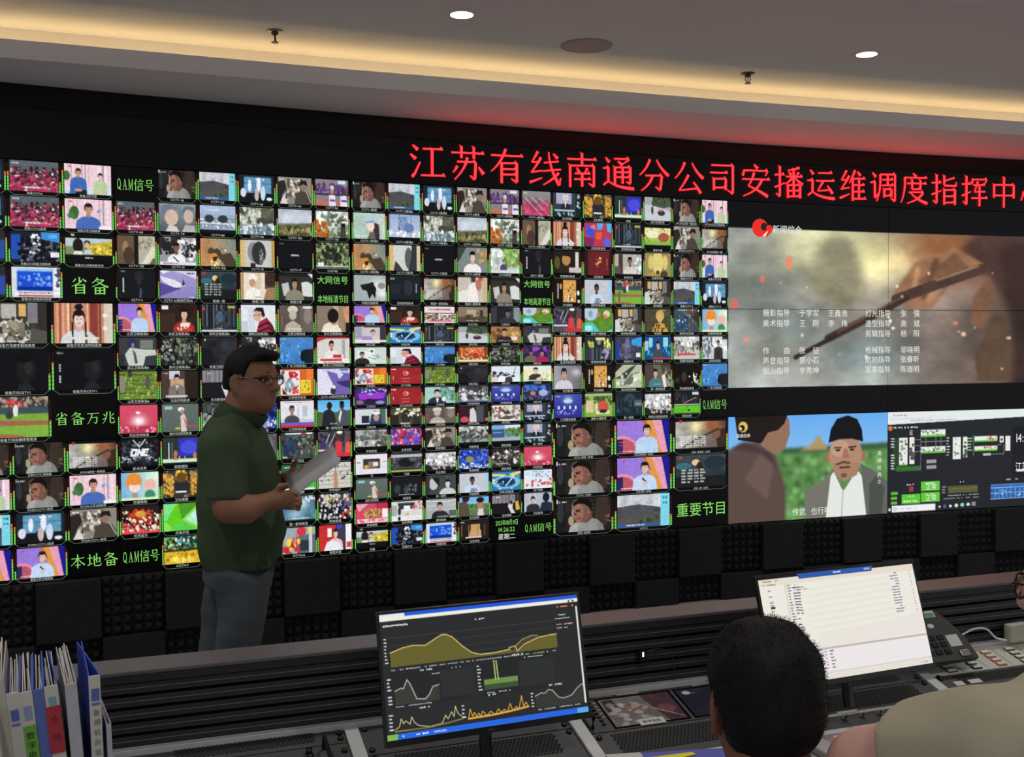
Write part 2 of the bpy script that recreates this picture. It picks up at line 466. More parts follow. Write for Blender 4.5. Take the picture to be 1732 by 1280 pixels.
for ln in '''man|f 252321;n 30 6;r 1a1a1c 0 0 16 100;e 2e3436 8 40 6 30;e 3a2e28 84 40 14 50;s 3c3028 30 62 14 98 66 2;s 8a7a50 8 90 46 98 76 1.6;e a89878 27 66 5 14;p 8e908c 22 101 25 84 33 73 48 66 62 60 74 66 84 82 88 101;p a6a8a4 24 101 27 84 36 74 46 70 40 84 38 101;p 7c7e7c 72 68 84 82 88 101 76 101;l c8c4b8 1 23 100 26 84 34 74;p 6a4a3e 44 48 62 36 66 62 54 76 44 66;p 97695a 33 20 31 32 31 42 29 50 32 55 33 62 36 70 42 75 50 72 58 62 62 46 60 24 46 14;p 7a5448 46 20 60 24 62 46 58 62 50 72 44 74 48 56 50 40;e 6e463a 41 61 5 2.5;l 3a241c 2 36 36 45 35;l 2c1a14 2.4 36 39 43 40;p 5c3c30 31 42 37 44 36 52 30 52;e 8a5e50 59 42 3 7;p 14110f 28 24 30 10 38 3 50 1 60 7 65 20 64 34 61 40 59 28 50 19 40 17 33 22;l d8c8b0 1.6 30 22 30 34 29 46 32 54;l 988878 1 28 23 31 10 38 4;t fff 12 10 14 5;r eee 1 2 3 14
land|g c9ccd4 b5b8bd;p 4a4a50 0 36 40 30 82 42 82 100 0 100;n 20 8;p 55524c 0 70 82 62 82 100 0 100;s 44503c 14 44 62 80 84 4;r 2c5fa8 0 88 82 96;r 7fd6e6 82 0 100 100;t 1d5f8a 91 14 9 10;t 1d5f8a 91 30 9 10;t fff 34 92 40 4
stage|f 1c2733;r 5f97b8 14 8 92 66;n 12 10;r 3c6f92 14 30 92 33;e eef 30 40 5 22;e eef 56 34 6 26;r 15181c 0 66 100 100;e dde 12 66 8 16;e ccb8b0 50 72 6 22;e cde 68 66 7 26;r 223 40 60 44 90;e d8ecf0 86 86 8 6;t fff 60 16 26 6
duo|f 8d867c;s cfc8ba 60 20 10 70 80 5;s 5a544c 40 20 10 70 80 4;p 2c2725 0 100 0 20 20 12 26 40 14 70 30 100;p d8d4cc 6 100 18 62 30 100;p 4a443c 48 100 54 60 70 50 88 54 98 76 100 100;e 8d7262 74 34 9 16;p 211d1c 63 32 66 12 84 10 88 32 76 24;l c8c4b8 2 84 52 98 90;t fff 12 10 14 5
ath|f 8a7f86;s 5d3f78 60 0 20 100 50 5;r 3a2c56 0 52 100 60;r b9715c 0 80 100 100;p e8e2ee 42 100 42 58 60 58 62 100;p e8e2ee 76 100 76 60 94 58 98 100;r 54479a 44 74 60 82;r 54479a 78 74 96 82;e b08a70 51 42 6 14;e 4a3830 85 44 6 14;e d0ccc0 51 30 6 8;r cfe8ee 68 4 92 16
crowd|g 59666a 6a5860;s 8c3c50 120 0 26 100 100 4.5;s b0486a 60 0 34 100 100 4;s 2c2428 90 0 22 100 72 3;s d8a0a8 40 0 34 100 90 2;s a02c54 60 0 55 100 100 4.5;s e0a488 24 0 60 100 100 2.6;s 3a2a30 50 10 34 100 84 2.4;s c8d0d0 16 0 24 100 50 2;t fff 45 86 40 5;t fff 12 10 14 5
crowd2|g 8c9090 8c5868;s b04468 120 0 40 100 100 4;l 5c4c58 2 0 30 60 100;l 5c4c58 2 20 26 84 100;l 5c4c58 2 44 24 100 90;l d8a8b8 2 10 30 70 100;l d8a8b8 2 34 26 96 100;l d8a8b8 2 60 24 100 66;s d84878 40 0 60 100 100 4;t fff 12 10 14 5
pinkduo|h f0d4da ead0d8;V e0b8c8 12 0 74;r d8dce8 0 74 100 100;m 30 28 36 c89a84 2a2024 3f68b4;m 76 38 30 e6c0b4 2c1c20 b8cfa4;e 3f6a3c 5 40 8 16;p 22222a 22 100 28 84 46 84 48 100;e e0b8a8 76 90 8 6;e c89a84 30 86 8 5;r d03050 10 8 16 12
pinkman|f eccfd8;V e0b8c8 12 0 84;m 50 34 54 c89a84 241c20 4a6cb8;e 3c6a3a 20 46 10 22;e 4c7a4a 14 56 8 10;r f4f0f2 72 88 100 100;s 9ab4e0 6 70 28 88 40 4;r d03050 10 8 16 12
soldiers|g 8a939a 5a6066;n 15 6;p 6f7a8c 4 34 10 8 30 2 44 14 36 24 14 44;e d0b8a4 34 50 18 28;p d8cfc8 18 100 28 74 48 82 54 100;p 66707c 62 24 72 8 94 10 98 20 66 34;e c8b4a4 80 44 13 24;p b8b4b0 62 100 70 74 96 76 100 100
bld|f 9ab0cc;r a8bcd8 0 0 100 30;r 8796aa 0 44 100 80;s e0e8f0 60 0 48 100 78 2;e 2f3c40 26 48 13 14;e 2f3c40 64 48 14 14;r dfe8f0 0 62 100 66;r 15161a 0 86 100 100;t fff 34 16 40 4
river|f 8a8f80;s 5a5f4c 90 0 0 100 60 6;s c8ccc0 60 0 0 60 60 5;e 4c4a42 66 50 18 14;e 46423a 92 54 10 12;s 6f8a94 60 0 60 100 100 6;s d4dce0 40 0 60 100 100 4
field|g b4bcc8 d4dce4;n 15 4;p 8ca0ac 0 52 100 48 100 58 0 62;p 6a6a48 0 58 60 54 100 48 100 100 0 100;s 4a4a34 40 0 64 100 100 6;s 94905c 30 0 66 100 90 5
garden|f c4ccc0;s e4e8e0 50 10 0 100 60 7;s 6a7c66 60 20 10 100 100 5;s b06428 50 0 40 36 100 5;p 4a4038 76 30 90 30 92 100 74 100;r e8e4e0 78 36 92 44;r 181414 80 46 90 60
interior|f 4c4038;r 6a5440 0 0 44 100;e a07c60 22 44 8 24;e 4a3a30 30 70 14 30;r 1c1a18 44 0 56 100;p b8b4a0 56 0 100 0 100 100 56 100;s 98947c 30 58 10 90 50 3;p dcd8c4 62 100 90 40 100 34 100 70 78 100;p 6a6250 84 100 94 76 100 80 100 100
woman13|f 9a9a9c;s 2c2c30 80 0 0 60 60 6;s e4e4e8 60 50 10 100 80 5;s 303034 30 60 20 100 70 4;m 46 38 50 8a5c4c 1c1618 f0eef0;l 33302c 3 38 70 58 96;r d8e0ec 0 88 100 100;t c03030 30 93 40 5
croc|h c88c58 7a8c84;n 15 5;p 4a4030 20 52 24 36 32 32 38 40 46 34 54 40 60 56 84 50 98 80 100 100 70 100 56 74;p d08a44 22 56 44 52 52 70 46 90 34 100 28 86;p 3a2418 34 66 50 64 44 82 36 80;s f0dc98 14 28 76 56 98 3;e e8e4d8 70 42 3 3
bwface|f c8c8c4;r d8b878 0 0 14 100;r c09850 90 0 100 100;e 8c8c8c 38 44 16 36;e 343434 54 48 20 42;p 6a6a6a 56 44 66 44 64 90 56 92;e 1c1c1c 60 46 4 5;r 2a2a2a 30 84 44 100;s b8b8b8 12 56 30 68 80 2
txt|f 141419;t fff 48 52 24 7;t aaa 10 10 12 5
shrub|f 5c6450;s 3a4030 120 0 0 100 90 5;s 8a9a68 80 0 0 100 90 4;s 2a2c24 40 20 20 80 60 6;r d8d8d8 0 86 100 90;r e8e8ec 6 74 24 90
darkman|f 18191d;e 26272a 56 22 12 20;e 2c2c30 56 40 6 14;p 44505e 58 60 64 70 62 100 56 100;T fff 15 30 4 50;t ccc 14 7 12 4
ski|g a8a0d0 8c80bc;p d4d0ec 30 0 100 0 100 30 60 10;p e4e2f0 0 20 40 34 70 54 40 62 8 40;p 544c94 0 44 40 60 60 62 0 92;p 3a3660 64 30 68 46 64 54 58 52;p f0eef6 0 0 30 0 10 12;t 234 84 10 26 6;t fff 86 94 14 5
credits|g 3a4a50 22282c;n 20 5;e e8c890 40 24 8 10;p 2c241c 40 34 46 20 52 30 56 44 44 44;e 24303a 78 26 22 20;e 3c6c78 16 34 16 10;r 1b1d20 0 66 100 100;Q dde0dc 5 12 44 60 90;e d83030 10 8 4 4
nurse|f e8dccc;r b89870 0 0 10 100;r d8c4a8 30 0 60 60;e f4f0e8 36 20 12 14;e c89478 34 38 9 14;p f4efe4 10 100 18 66 36 54 54 66 60 100;r 5a4634 70 0 100 60;e 3c2c24 86 26 16 26;p a07c58 66 100 76 56 100 54 100 100;t 888 48 90 20 6
driver|f 34322f;p d8dcd8 66 34 84 30 98 40 100 86 70 84;p c0c4c0 8 40 28 34 34 80 14 84;m 46 38 54 b48c6c 1a1614 8a8474;r 22201e 0 0 100 12;p d8dcdc 84 0 100 0 100 20
newsblue|f d8dce4;r 1a4fd0 12 14 84 78;r 9cc4e8 12 6 84 14;s 6ea0f0 30 16 20 80 60 3;r 0c2c90 12 64 84 76;r e8ecf4 86 0 100 74;s 445 8 88 6 98 60 4;r f4f4f6 6 80 100 90;t 344 50 84 70 5;r c04048 14 91 84 96
meeting|f 20222c;r 2450b0 0 10 20 90;s 6a7080 120 20 25 100 95 3;s 14141c 80 15 20 100 95 4;p 3c90d8 62 0 100 0 100 34 62 24;r 60b4f0 78 8 94 20;s e8ecf4 20 40 0 60 95 3;r e8e8ec 80 66 98 82
yellowfld|f 10100f;r b8ccd4 0 16 100 70;p c8b030 50 34 100 22 100 70 40 70;s e0cc50 40 52 32 98 67 4;s 9c9028 20 52 36 98 67 3;r 7a8c60 0 44 46 70;e 241c1c 27 40 11 24;p eee8e0 16 70 20 58 34 58 38 70;e 3a2c28 46 32 7 10;e d8b49c 46 38 5 9;p c8ccd0 38 70 42 52 54 52 58 70;t fff 50 80 16 4;e d8c070 16 5 4 4
purpleman|h 9a78d8 a080e0;p e09848 52 0 66 0 84 60 92 100 72 100;p c07050 46 0 54 0 66 40 58 36;p e8a0b8 66 0 84 0 96 100 86 100;p 1c1c90 84 0 100 0 100 100 96 100;e e890a8 10 90 30 44;e b85868 10 94 27 40;r 2c2460 0 56 11 96;l d07080 1 4 64 34 66;l d07080 1 4 74 34 76;m 56 30 46 e0bca8 201818 bcd4f0;t fff 20 92 26 4;e d82040 13 10 2 3
purpleman2|h 9a78d8 a080e0;p e09848 52 0 66 0 84 60 92 100 72 100;p c07050 46 0 54 0 66 40 58 36;p e8a0b8 66 0 84 0 96 100 86 100;p 1c1c90 84 0 100 0 100 100 96 100;e e890a8 10 90 28 42;e b85868 10 94 25 38;r 2c2460 0 58 11 96;m 52 32 48 e6c4b0 201818 c4d8f4;l 2a2c3c 3 48 64 56 78;e e0b8a0 52 78 5 5;t fff 20 92 26 4;e d82040 13 10 2 3
redscarf|f 2c201c;n 30 5;p 3a2c24 0 40 40 30 40 100 0 100;m 64 36 58 e0b49c 1c1414 a83028;p f0e8e0 44 86 58 66 80 66 78 80 54 100;s d04838 10 36 80 94 100 4;r e8e8ea 4 6 22 20
bamboo|f 2c3034;V 12161a 16 0 90;V 5a6468 9 0 80;s 39424c 20 40 20 70 80 5;e 4a6078 52 44 9 20;r d8dce4 0 92 100 98;t fff 44 86 32 4;r c8b850 74 6 94 14;r c04050 4 8 10 22
stripe|f e4e8ee;r c8ccd4 0 60 34 100;r d4dae2 20 10 40 100;p a82840 44 100 52 62 74 46 90 70 100 100;l 30202c 5 50 82 76 64 92 84;l 30202c 5 50 98 80 84 96 98;e d8a890 48 40 12 20;p 201c20 36 24 44 10 64 10 70 40 62 46 58 26 46 22;l 222 1 37 38 60 36
soldier|f 5c5450;n 12 5;p 6a6058 60 0 100 0 100 100 66 100;e 8c8078 84 40 12 30;e d4ccb8 40 16 15 14;e c0b4a4 40 36 11 18;p b8b0a0 14 100 20 72 40 56 62 74 66 100;r c84040 6 40 10 70;r e8e8e4 70 4 96 12;t e8e4dc 46 88 40 5
bowman|f 8a7a68;r b8ac98 50 0 66 100;r a08468 66 0 84 100;p d09470 80 10 100 0 100 60 88 66;p ece4d4 14 100 22 72 44 60 62 70 78 100;e c09478 52 58 11 16;e 1c1614 50 38 17 27;r 241c18 88 64 100 100;t f4e8d0 60 88 30 5
robe|f 3a3c3e;r 787c74 56 10 90 40;e 2c3058 34 20 11 22;e 8a8078 37 28 4 8;p c8ccc8 16 60 30 36 62 42 96 44 100 62 70 66 64 100 26 100;p 58544c 36 40 44 54 50 90 42 92;r 2c2e34 0 60 14 100
forestdark|f 3c403a;s 20221e 90 0 0 100 100 6;s 7a8078 60 0 0 100 100 3;s 788468 30 40 0 100 60 4;l 181a16 4 74 0 84 40 90 100;s b0a8b0 20 0 30 30 80 3
darkcave|f 26272c;n 40 5;e 34353a 66 30 14 20;e 303236 86 40 12 24;p 1a1a1e 0 40 24 40 40 90 0 100;r e0d8c0 8 6 12 14
sea|g 4c88c8 3c78c0;n 14 7;s 5298d4 40 0 20 70 90 4;p 1c2024 62 54 72 46 100 44 100 96 76 98 66 80;e 14181c 68 72 7 18;t dde 12 8 14 4
report|f d8d4d0;r c83038 0 0 100 6;p c83038 0 0 40 0 0 20;r a8a8ac 76 10 86 80;m 44 30 46 c89478 201a1a e8e4e2;r f0f0f0 28 66 80 78;r c83038 48 66 74 78;r f4eeea 4 80 100 100;r c83038 10 82 76 90;t 800 50 95 60 4
tea|f 6a8434;H 3c5020 5 12 90;s 90a850 60 0 10 100 95 3;e 5a5450 74 40 7 24;e 8a8680 8 44 8 30;e 3c3c3c 28 10 6 12;t fff 20 92 14 4
suit|f 4a3a34;r 2c221e 64 0 100 100;r c8a078 24 30 62 100;r c8ccd4 22 0 50 30;m 42 30 46 d0a48c 1c1616 7c7470;p e8e8ee 39 54 47 54 43 84;p 22304c 42 58 44 58 44 84 41 80;r d8d0c8 12 88 70 94;t fff 12 10 12 5
tvdark|f 1c1a20;r 8c8890 0 0 80 44;V 5c585f 14 0 44;p d8d4d8 54 60 62 34 74 34 70 70 80 100 66 100;e 3a2c2c 66 42 6 10;p e0b840 80 40 90 36 96 80 82 84;t fff 20 12 10 4
whiteroom|f dde4e8;r b8c4c8 0 60 100 100;m 40 34 44 c89a84 222 889
redpaint|f d8642c;r e87c38 78 0 100 40;r efe4dc 2 6 58 96;s 5a5a74 12 4 10 14 50 4;s d03040 30 26 12 52 40 3;s 8c9cac 20 12 40 40 80 5;s c85040 20 36 60 54 90 3;p 3a3030 6 70 22 94 8 94;r e8d440 60 42 92 90;s c8b030 12 64 48 88 84 3
ski2|f c8c4e4;p 7464b0 30 10 100 20 100 100 50 100;p 3c3474 56 50 100 44 100 76 74 66;p d8d8f0 30 8 60 4 80 24 66 40 60 20;p e0dff0 0 0 30 16 48 60 34 100 0 100;e 3a3438 48 84 8 14;e e8e8ea 50 70 5 7;r 34508c 70 4 94 9
redsun|g d85068 c84058;o f4c8d0 50 56 30;o ffffff 50 58 16;r b83850 0 74 100 100;s e890a0 24 0 76 100 98 3;e f8f0f4 48 28 6 5
tennis|g 626e6a 56645e;e e8e8e4 52 20 9 8;e b08870 55 28 5 8;p d8c8c0 50 44 60 34 68 60 66 100 52 100;p c8786c 58 50 68 60 66 90;r c84050 72 78 100 84;r d8c050 36 84 50 90;r 9cc8c0 8 8 28 20
cafe|f 8a9894;s 3c4440 40 0 0 60 60 6;m 20 50 44 c8a890 2a2422 e0e4e0;r d8dcdc 0 80 40 100
bluecity|f 24409c;s 4c68d8 60 0 0 100 60 5;e 7088c8 50 74 30 28;s e8e8f4 50 0 70 100 100 3;s 141c48 30 0 0 100 50 6
newsroom|f dfe3ea;r c8ccd8 0 70 100 100;m 34 34 46 a88474 2a2628 4a464c;r b8c0c8 66 20 80 60;l 333 1 52 30 54 60;r 6a60c8 0 80 100 90;r d03038 0 90 100 100;t d05058 50 6 80 4
twomen|g 58b0e8 b8dcf0;p 4c6440 0 44 40 50 70 44 100 40 100 100 0 100;p 282830 12 100 18 44 36 32 50 48 58 100;e 241c1c 36 22 8 14;p 4a545c 56 100 64 42 76 34 92 46 96 100;e 3a2c28 74 22 7 14;e 181414 74 12 7 7;p e8ece8 63 70 70 40 74 44 67 90;t fff 48 90 24 4
ONE|f 14171c;s 2a3038 60 0 10 100 90 5;s 8a9098 70 10 10 90 74 2;l c8d0d8 3 34 6 50 30 66 4;l f0f2f6 5 28 60 32 40 43 40 39 60 28 60;l f0f2f6 5 45 60 49 40 55 60 59 40;l f0f2f6 5 73 40 64 40 60 60 70 60;l f0f2f6 4 62 50 70 50;s c8d0d8 30 0 64 100 84 2
gym|f 2c3434;r b8c0b0 0 78 100 92;V c8ccc4 5 20 80;r 3434c0 44 6 96 70;e 4a50d8 72 38 22 24;e b87c58 36 60 5 12;p b87c58 26 84 34 66 46 84;e b87c58 88 68 5 12;r d8ecd0 0 82 100 92;r 15191c 0 92 100 100
bwabs|f 5c5c60;o a8a8ac 50 40 40;n 30 5
aerial|f 4c5452;s 2c3c5c 40 10 20 60 70 7;s 8a8674 40 40 0 100 80 4;s 34403c 50 0 0 100 100 5;r e4e8ec 14 2 60 7;r c84048 60 2 76 7;r f4f0f0 76 2 94 7;t fff 12 92 14 5
volley|f 54505c;s 34303c 60 0 0 100 60 5;l d8d0d4 2 36 10 20 60;l d8d0d4 2 52 10 34 60;r e8d8d4 0 70 50 75;p d84048 54 100 52 46 62 36 72 46 74 100;p e06050 84 100 82 50 92 40 100 50 100 100;e 4a3428 62 24 9 14;e 6a4838 90 26 8 14;p 40386c 8 70 12 40 24 40 26 70;e f0ece8 66 6 9 6;r c83840 40 84 100 100
cartoon|h 7cb4e0 c8ecd4;o e4f8e0 90 20 30;e e8923c 34 34 21 32;e f4dcd0 36 52 15 18;e e8923c 36 34 17 12;e f0b8b0 76 46 16 20;e 3c8c68 76 84 14 20;r b89088 28 74 44 100;r d8ecc0 0 90 100 100
gold|f 3a3428;s 7c6c58 40 0 0 100 100 4;s c8983c 60 0 10 28 90 4;s c8983c 60 76 10 100 90 4;s d8b040 40 36 0 64 40 4;e 6a4a1c 50 28 14 20;r 2c2c30 32 44 70 88;r e4f0e8 34 76 64 82
greenV|g 245c3c 3c7c50;e 4cc050 94 70 26 50;p 8c2c6c 56 72 74 72 76 92 54 92;l fff 4 58 74 66 90 72 74;r f4f8f4 0 92 100 98;t fff 18 12 22 5
shed|f d0ccc4;l 6a6660 1 0 20 100 18;l 6a6660 1 0 36 100 34;l 6a6660 1 0 52 100 50;l 6a6660 1 0 68 100 66;l 6a6660 1 0 84 100 82;s 5c5854 24 0 0 100 70 3;l 44403c 2 54 0 52 40;e c08c70 52 50 7 14;p c08c70 46 100 48 56 58 56 60 100
festival|f 2c1c1c;s c84030 60 20 20 80 60 5;s f0e8c8 50 0 20 100 80 3;s d84848 50 0 60 100 100 4;s f8c8b8 30 0 70 100 100 4;e d8a040 50 30 14 12;r e0484c 0 92 100 100
greenpoly|f 8ce05c;p 4c9c28 40 0 100 0 50 60;p 62d020 0 60 40 0 50 60 20 80;p b0f0c0 100 10 100 90 60 60;p 7ce48c 0 0 34 0 10 60 0 60;p 5cd048 20 80 50 60 100 100 20 100;p c0ecf0 70 46 100 20 100 60
jungle|f 5c9c5c;s 3c8cd0 30 30 0 80 40 7;s 2c4428 50 0 0 100 50 5;s d8e0a0 30 0 10 100 50 3;r e0b830 0 52 100 100;s b8861c 40 0 54 100 90 3;p 3a3018 0 48 100 46 100 54 0 55;s f8d860 20 0 80 100 100 5
wave|g 2c4c60 5c88a0;n 30 5;o c8e0e8 60 30 34;o 9cc0d0 40 70 28;s e4f0f4 14 60 0 100 20 3;r 10141a 0 92 100 100;t fff 50 86 60 4
robots|f 34363c;s 1c1c20 60 0 40 100 100 6;s e0e0e4 60 0 0 100 50 4;s 5c4c84 20 60 0 100 60 5;s d8dce0 30 0 60 100 100 4;s e8c860 14 20 10 90 30 4;s d03c40 8 70 60 100 95 4
wallpart|f 98a4a0;s c8d0cc 20 0 0 100 100 6;r 2c2c2c 20 40 60 100
flags|f 98acb4;r 5c6c74 48 30 100 100;r 30383c 52 50 90 90;s d83840 16 0 30 50 100 6;e d83840 58 16 14 18;s e8b838 10 4 40 60 80 6;r c8ccd4 80 0 90 100;r e8d86c 78 4 90 24
studiowoman|f c83030;r 403c50 50 0 82 100;r 4a44c8 56 0 70 16;m 50 34 46 ecc8b8 241c1c eec0c4;p e8ecf0 14 100 24 66 40 60 62 72 74 100;r f4f4f4 82 0 100 100;r d8484c 84 70 98 92;r f4f4f0 26 14 38 46
crowdhouse|f 34302c;r d8b068 12 4 24 34;r d8b068 54 4 66 34;r b8b4ac 26 4 50 40;r 7c7c80 68 0 84 50;s c8c8c0 60 10 45 70 95 5;s 3c3830 60 0 40 80 95 4;s 8c8470 20 30 50 60 90 5;p d0d4d0 0 100 0 50 16 44 22 100;p 54504c 74 62 100 70 100 100 70 100;t fff 30 94 50 4
hanfu|f c88868;V e8a888 10 0 100;V 8a4c3c 6 0 100;r 8c3c34 60 0 74 100;r d8ccc0 84 0 100 100;m 42 40 62 f0d0c4 1c1618 d8d8dc;l 1c1618 3 31 48 32 100;l 1c1618 3 53 48 54 100;e 1c1618 42 10 7 8;e f8f0e0 86 30 4 5;e f8f0e0 86 62 4 5;r e8e0d0 30 84 76 90
darkface|f 101014;e 1c1b1d 64 46 15 34;e 2c2826 68 44 6 16;e 0c0c10 60 20 16 12;p 20242a 52 84 66 78 80 100 50 100;T fff 9 38 3 46;t ccc 10 10 12 5
baseball|f 3c3c3c;s a89080 60 0 0 100 26 3;s c83c40 14 30 8 60 26 3;r 3c5058 0 26 100 42;r 7ca83c 0 42 100 60;p a0684c 0 56 100 60 100 70 0 72;r 80b040 0 70 100 100;e a0684c 20 98 40 8;e e8e8e4 46 34 4 14;e 3c3c44 36 44 6 10;e 5c6450 16 62 4 18;r 4c5440 14 76 18 90
smoke|h b0b4b0 5a4840;o e0d8a0 42 24 30;o a05c34 74 24 26;n 22 5;p 3a2a22 78 40 100 30 100 100 84 100;e 7a5844 80 48 9 16;l 403428 4 16 86 46 62 84 34;Q f0f0ec 5 8 54 62 88;b 10 90;e d83030 10 9 3 5
capgirl|h a8c8b8 c8d0c4;n 12 4;p 3c3434 58 30 80 44 82 100 66 100;e f0d8c8 54 50 12 19;e b8ccd8 58 22 22 18;p 8aa0ac 34 34 60 28 70 34 40 40;p 6c6058 44 100 52 72 66 74 70 100;t fff 24 88 40 4
snowtree|g 9cb0d4 c0d0e4;V 4c5468 3 0 80;s 7c90b4 60 30 10 60 70 4;e 6880b4 64 52 16 18;s e8f0f8 40 0 64 100 84 4;r 101014 0 88 100 100
bwscene|f d0d4d0;r d8b878 0 0 14 100;r d8c898 90 0 100 100;e 5c605c 62 50 12 40;p 34383a 72 0 88 0 88 100 60 100 70 50;p 3c3c3c 14 100 20 60 34 80 46 100
womanface|f 808884;s b89058 14 66 10 100 60 5;m 50 38 60 ecccbc 141212 f0ecec;p 3c4444 0 0 30 0 8 50 0 60
parkgirl|f c8d4c8;s 8cb05c 70 34 0 100 70 6;s e0e8e0 30 0 0 40 80 7;m 44 54 24 c8a890 302c38 5c4c88;r 4c4878 39 64 50 86;r d8dcd8 0 86 100 100
ink|f a4b0b0;o e8ece8 80 40 34;o f0f0ec 90 70 26;p 1c1e20 20 38 44 32 60 26 64 40 70 50 66 90 58 72 48 92 40 60 26 56;e 8c8c88 86 40 12 12
darkblue|f 1c2228;e 2a323a 60 46 14 30;e 242a34 20 50 16 20;t ccc 10 12 12 8;T dde 86 30 3 44;r 101014 0 90 100 100
elder|f c8c0b4;p e8e4dc 0 60 40 44 60 100 0 100;p f0ece4 36 30 62 22 70 100 34 100;e b87868 70 30 10 24;r 4c3c3c 44 0 60 20;r d04c3c 70 0 84 14;r c8b490 84 0 100 100
meeting2|f e4dce0;t c02840 50 18 70 10;s 6c4c3c 120 0 48 100 80 3;s c8b098 60 0 48 100 80 2;r 3c2c28 0 38 100 44;r d8a8b0 0 84 100 92;r d04850 14 84 90 90;r f0ecec 48 40 51 80
room|f 8a7868;r b8a888 30 16 60 60;r 5c4c3c 0 60 100 90;r 3c3428 74 20 84 70;s 4c4034 20 20 40 90 80 5;r 10100f 0 92 100 100;t fff 50 84 40 4
manhat|f 3c3a40;r 8c9498 78 0 100 90;r 242428 20 0 50 100;m 58 38 60 6c6468 1c1c20 34343c;e 1c1c20 58 16 16 9
playland|f 5c8c30;n 14 5;e b8ccdc 22 16 26 36;e 8ca4bc 22 24 8 14;p 4cc8c0 0 62 30 60 56 100 0 100;e a8ecec 14 84 16 12;e d86c50 52 28 7 11;e e0d8c0 80 24 12 14;e e87c58 76 34 7 9;p 6cd8d0 74 100 100 88 100 100
newsstudio|f c8c4cc;r 9ca0b0 0 0 24 70;r 3c3840 80 0 100 100;m 58 34 40 e0b8a8 3c3028 d8c8c8;r f0e4e8 4 80 100 92;r 8c4048 30 0 80 6;r a090c0 24 56 56 80
bluewave|f 2c7cb8;p f0d468 0 10 50 16 40 26 0 22;p f0d468 60 14 100 0 100 12 66 30;e 7cc0dc 50 56 48 34;e 1c4c7c 48 56 34 24;e 123050 36 50 12 14;e 123050 60 52 14 14;l d8ecf4 4 76 24 48 76;s d8f0f8 20 0 20 100 90 3
road|f a8acb0;p 4c5c44 30 0 100 0 100 40 60 44 30 36;s 3c4c34 40 30 0 100 38 4;p c8ccd0 0 30 30 36 60 44 100 60 100 100 0 100;e 34303c 30 56 4 18;e 40303c 64 66 14 12;e c86068 62 56 6 6
manbrown|f a87c4c;s c89c64 30 60 0 100 60 6;s 6c4c30 20 0 10 40 70 6;m 46 32 58 c89c7c 2c1c18 34282c;r e8dccc 70 60 90 84;t fff 46 86 40 4
whiteposter|f ccdad4;r e8f0ec 10 24 60 80;m 24 44 46 b89488 24201e 2c2a2c;r f4f8f4 46 10 62 40;e 586460 54 24 5 8;s 5c6c64 16 46 44 80 70 2;r f0f4f0 56 84 96 94;r 9cc8a8 60 88 94 92
city_orange|f 7c4428;s e87c40 70 10 10 90 60 4;s f8d8a0 40 0 50 100 80 3;e d85c3c 60 26 22 22;s f0a878 40 34 4 84 44 3;r f8e8b0 0 80 100 92;s c83828 20 30 44 90 70 4
purplecouple|f 4c3464;s 34244c 60 0 0 100 70 5;s 8c4cc0 20 30 0 80 30 5;m 28 40 44 8c7080 201428 6c6850;m 66 42 48 b8788c 24142c a82858
redlogo|f a02830;n 12 6;e e8a070 50 36 9 13;e a02830 50 36 6 9;e e8b080 53 34 3 8;t e8b890 50 66 28 4;t f8e8e0 50 84 20 4;t fff 12 12 14 5;T e0c0b0 10 54 2 20
wedding|f dce8f0;s 3c4450 24 0 40 80 80 6;r e8f0f4 0 70 100 100;m 38 50 26 c8a898 202024 f0f4f8;m 60 56 26 c8a898 202024 3c4048;m 12 56 24 c8a898 282830 e8c8c8;l 444c58 2 84 10 74 60
yellowlady|f e4ecd8;o f4e8a8 20 50 34;m 44 30 50 e8c8b4 242020 3c3838;s e8d890 14 60 50 96 90 5;r 9cd0c8 10 90 90 97;p e8c8b4 44 84 56 72 62 84 50 94
purplestage|f 3c2c78;p a03cd0 10 30 96 26 90 62 16 66;s c8c0f0 30 20 0 100 24 3;e 9c94f0 48 34 8 8;p 2c2034 10 90 40 60 70 66 100 96;e 9890c8 78 84 14 10;e 8c6c74 16 82 12 12
mansuit|f a8d0c4;s 6ca090 50 50 0 100 80 6;m 40 36 58 e8c8b8 1c1818 2c3040;p f0f4f8 36 68 46 68 41 100;e e4f0ec 62 74 7 14
bwstreet|f 6c6c70;r 44444a 28 0 80 80;V 2c2c30 7 0 70;s c8ccd0 40 0 20 100 84 5;p e0e0e4 10 40 24 40 30 90 14 90;r 3c3c40 0 92 100 100;r 8088c0 0 88 100 94
bluetech|g 4450a8 302c90;o 9cc0e8 50 24 22;e b8d8e8 50 30 16 9;r e8f0fc 14 50 20 64;r e8f0fc 34 50 40 64;r e8f0fc 54 50 60 64;r e8f0fc 74 50 80 64;s 9ca8e0 26 12 68 84 86 2;t e8e8fc 14 10 20 4;r d83848 6 8 10 12
bluefilm|f 24305c;s 1c2038 30 0 40 100 100 5;s 3c6cd0 24 0 0 80 30 6;s 5c5c7c 40 0 30 100 90 5;e c87c68 34 52 9 14;e a8b4dc 70 50 16 20
hoodie|f d0d8e0;r 28303c 20 40 44 84;p 2c3860 44 100 50 40 60 10 80 20 90 100;e b89080 66 52 9 22;e f0f0f0 66 26 12 10;p 4c6c60 76 0 96 0 96 90 84 90;r 14141c 0 90 100 100
gate|f 504838;s e8e0b0 30 0 0 100 40 5;e 34302c 50 50 16 40;r 2c2824 0 40 26 100;r 342e2c 70 40 96 100;s f0f0d8 16 30 20 90 50 3;t fff 46 92 30 8
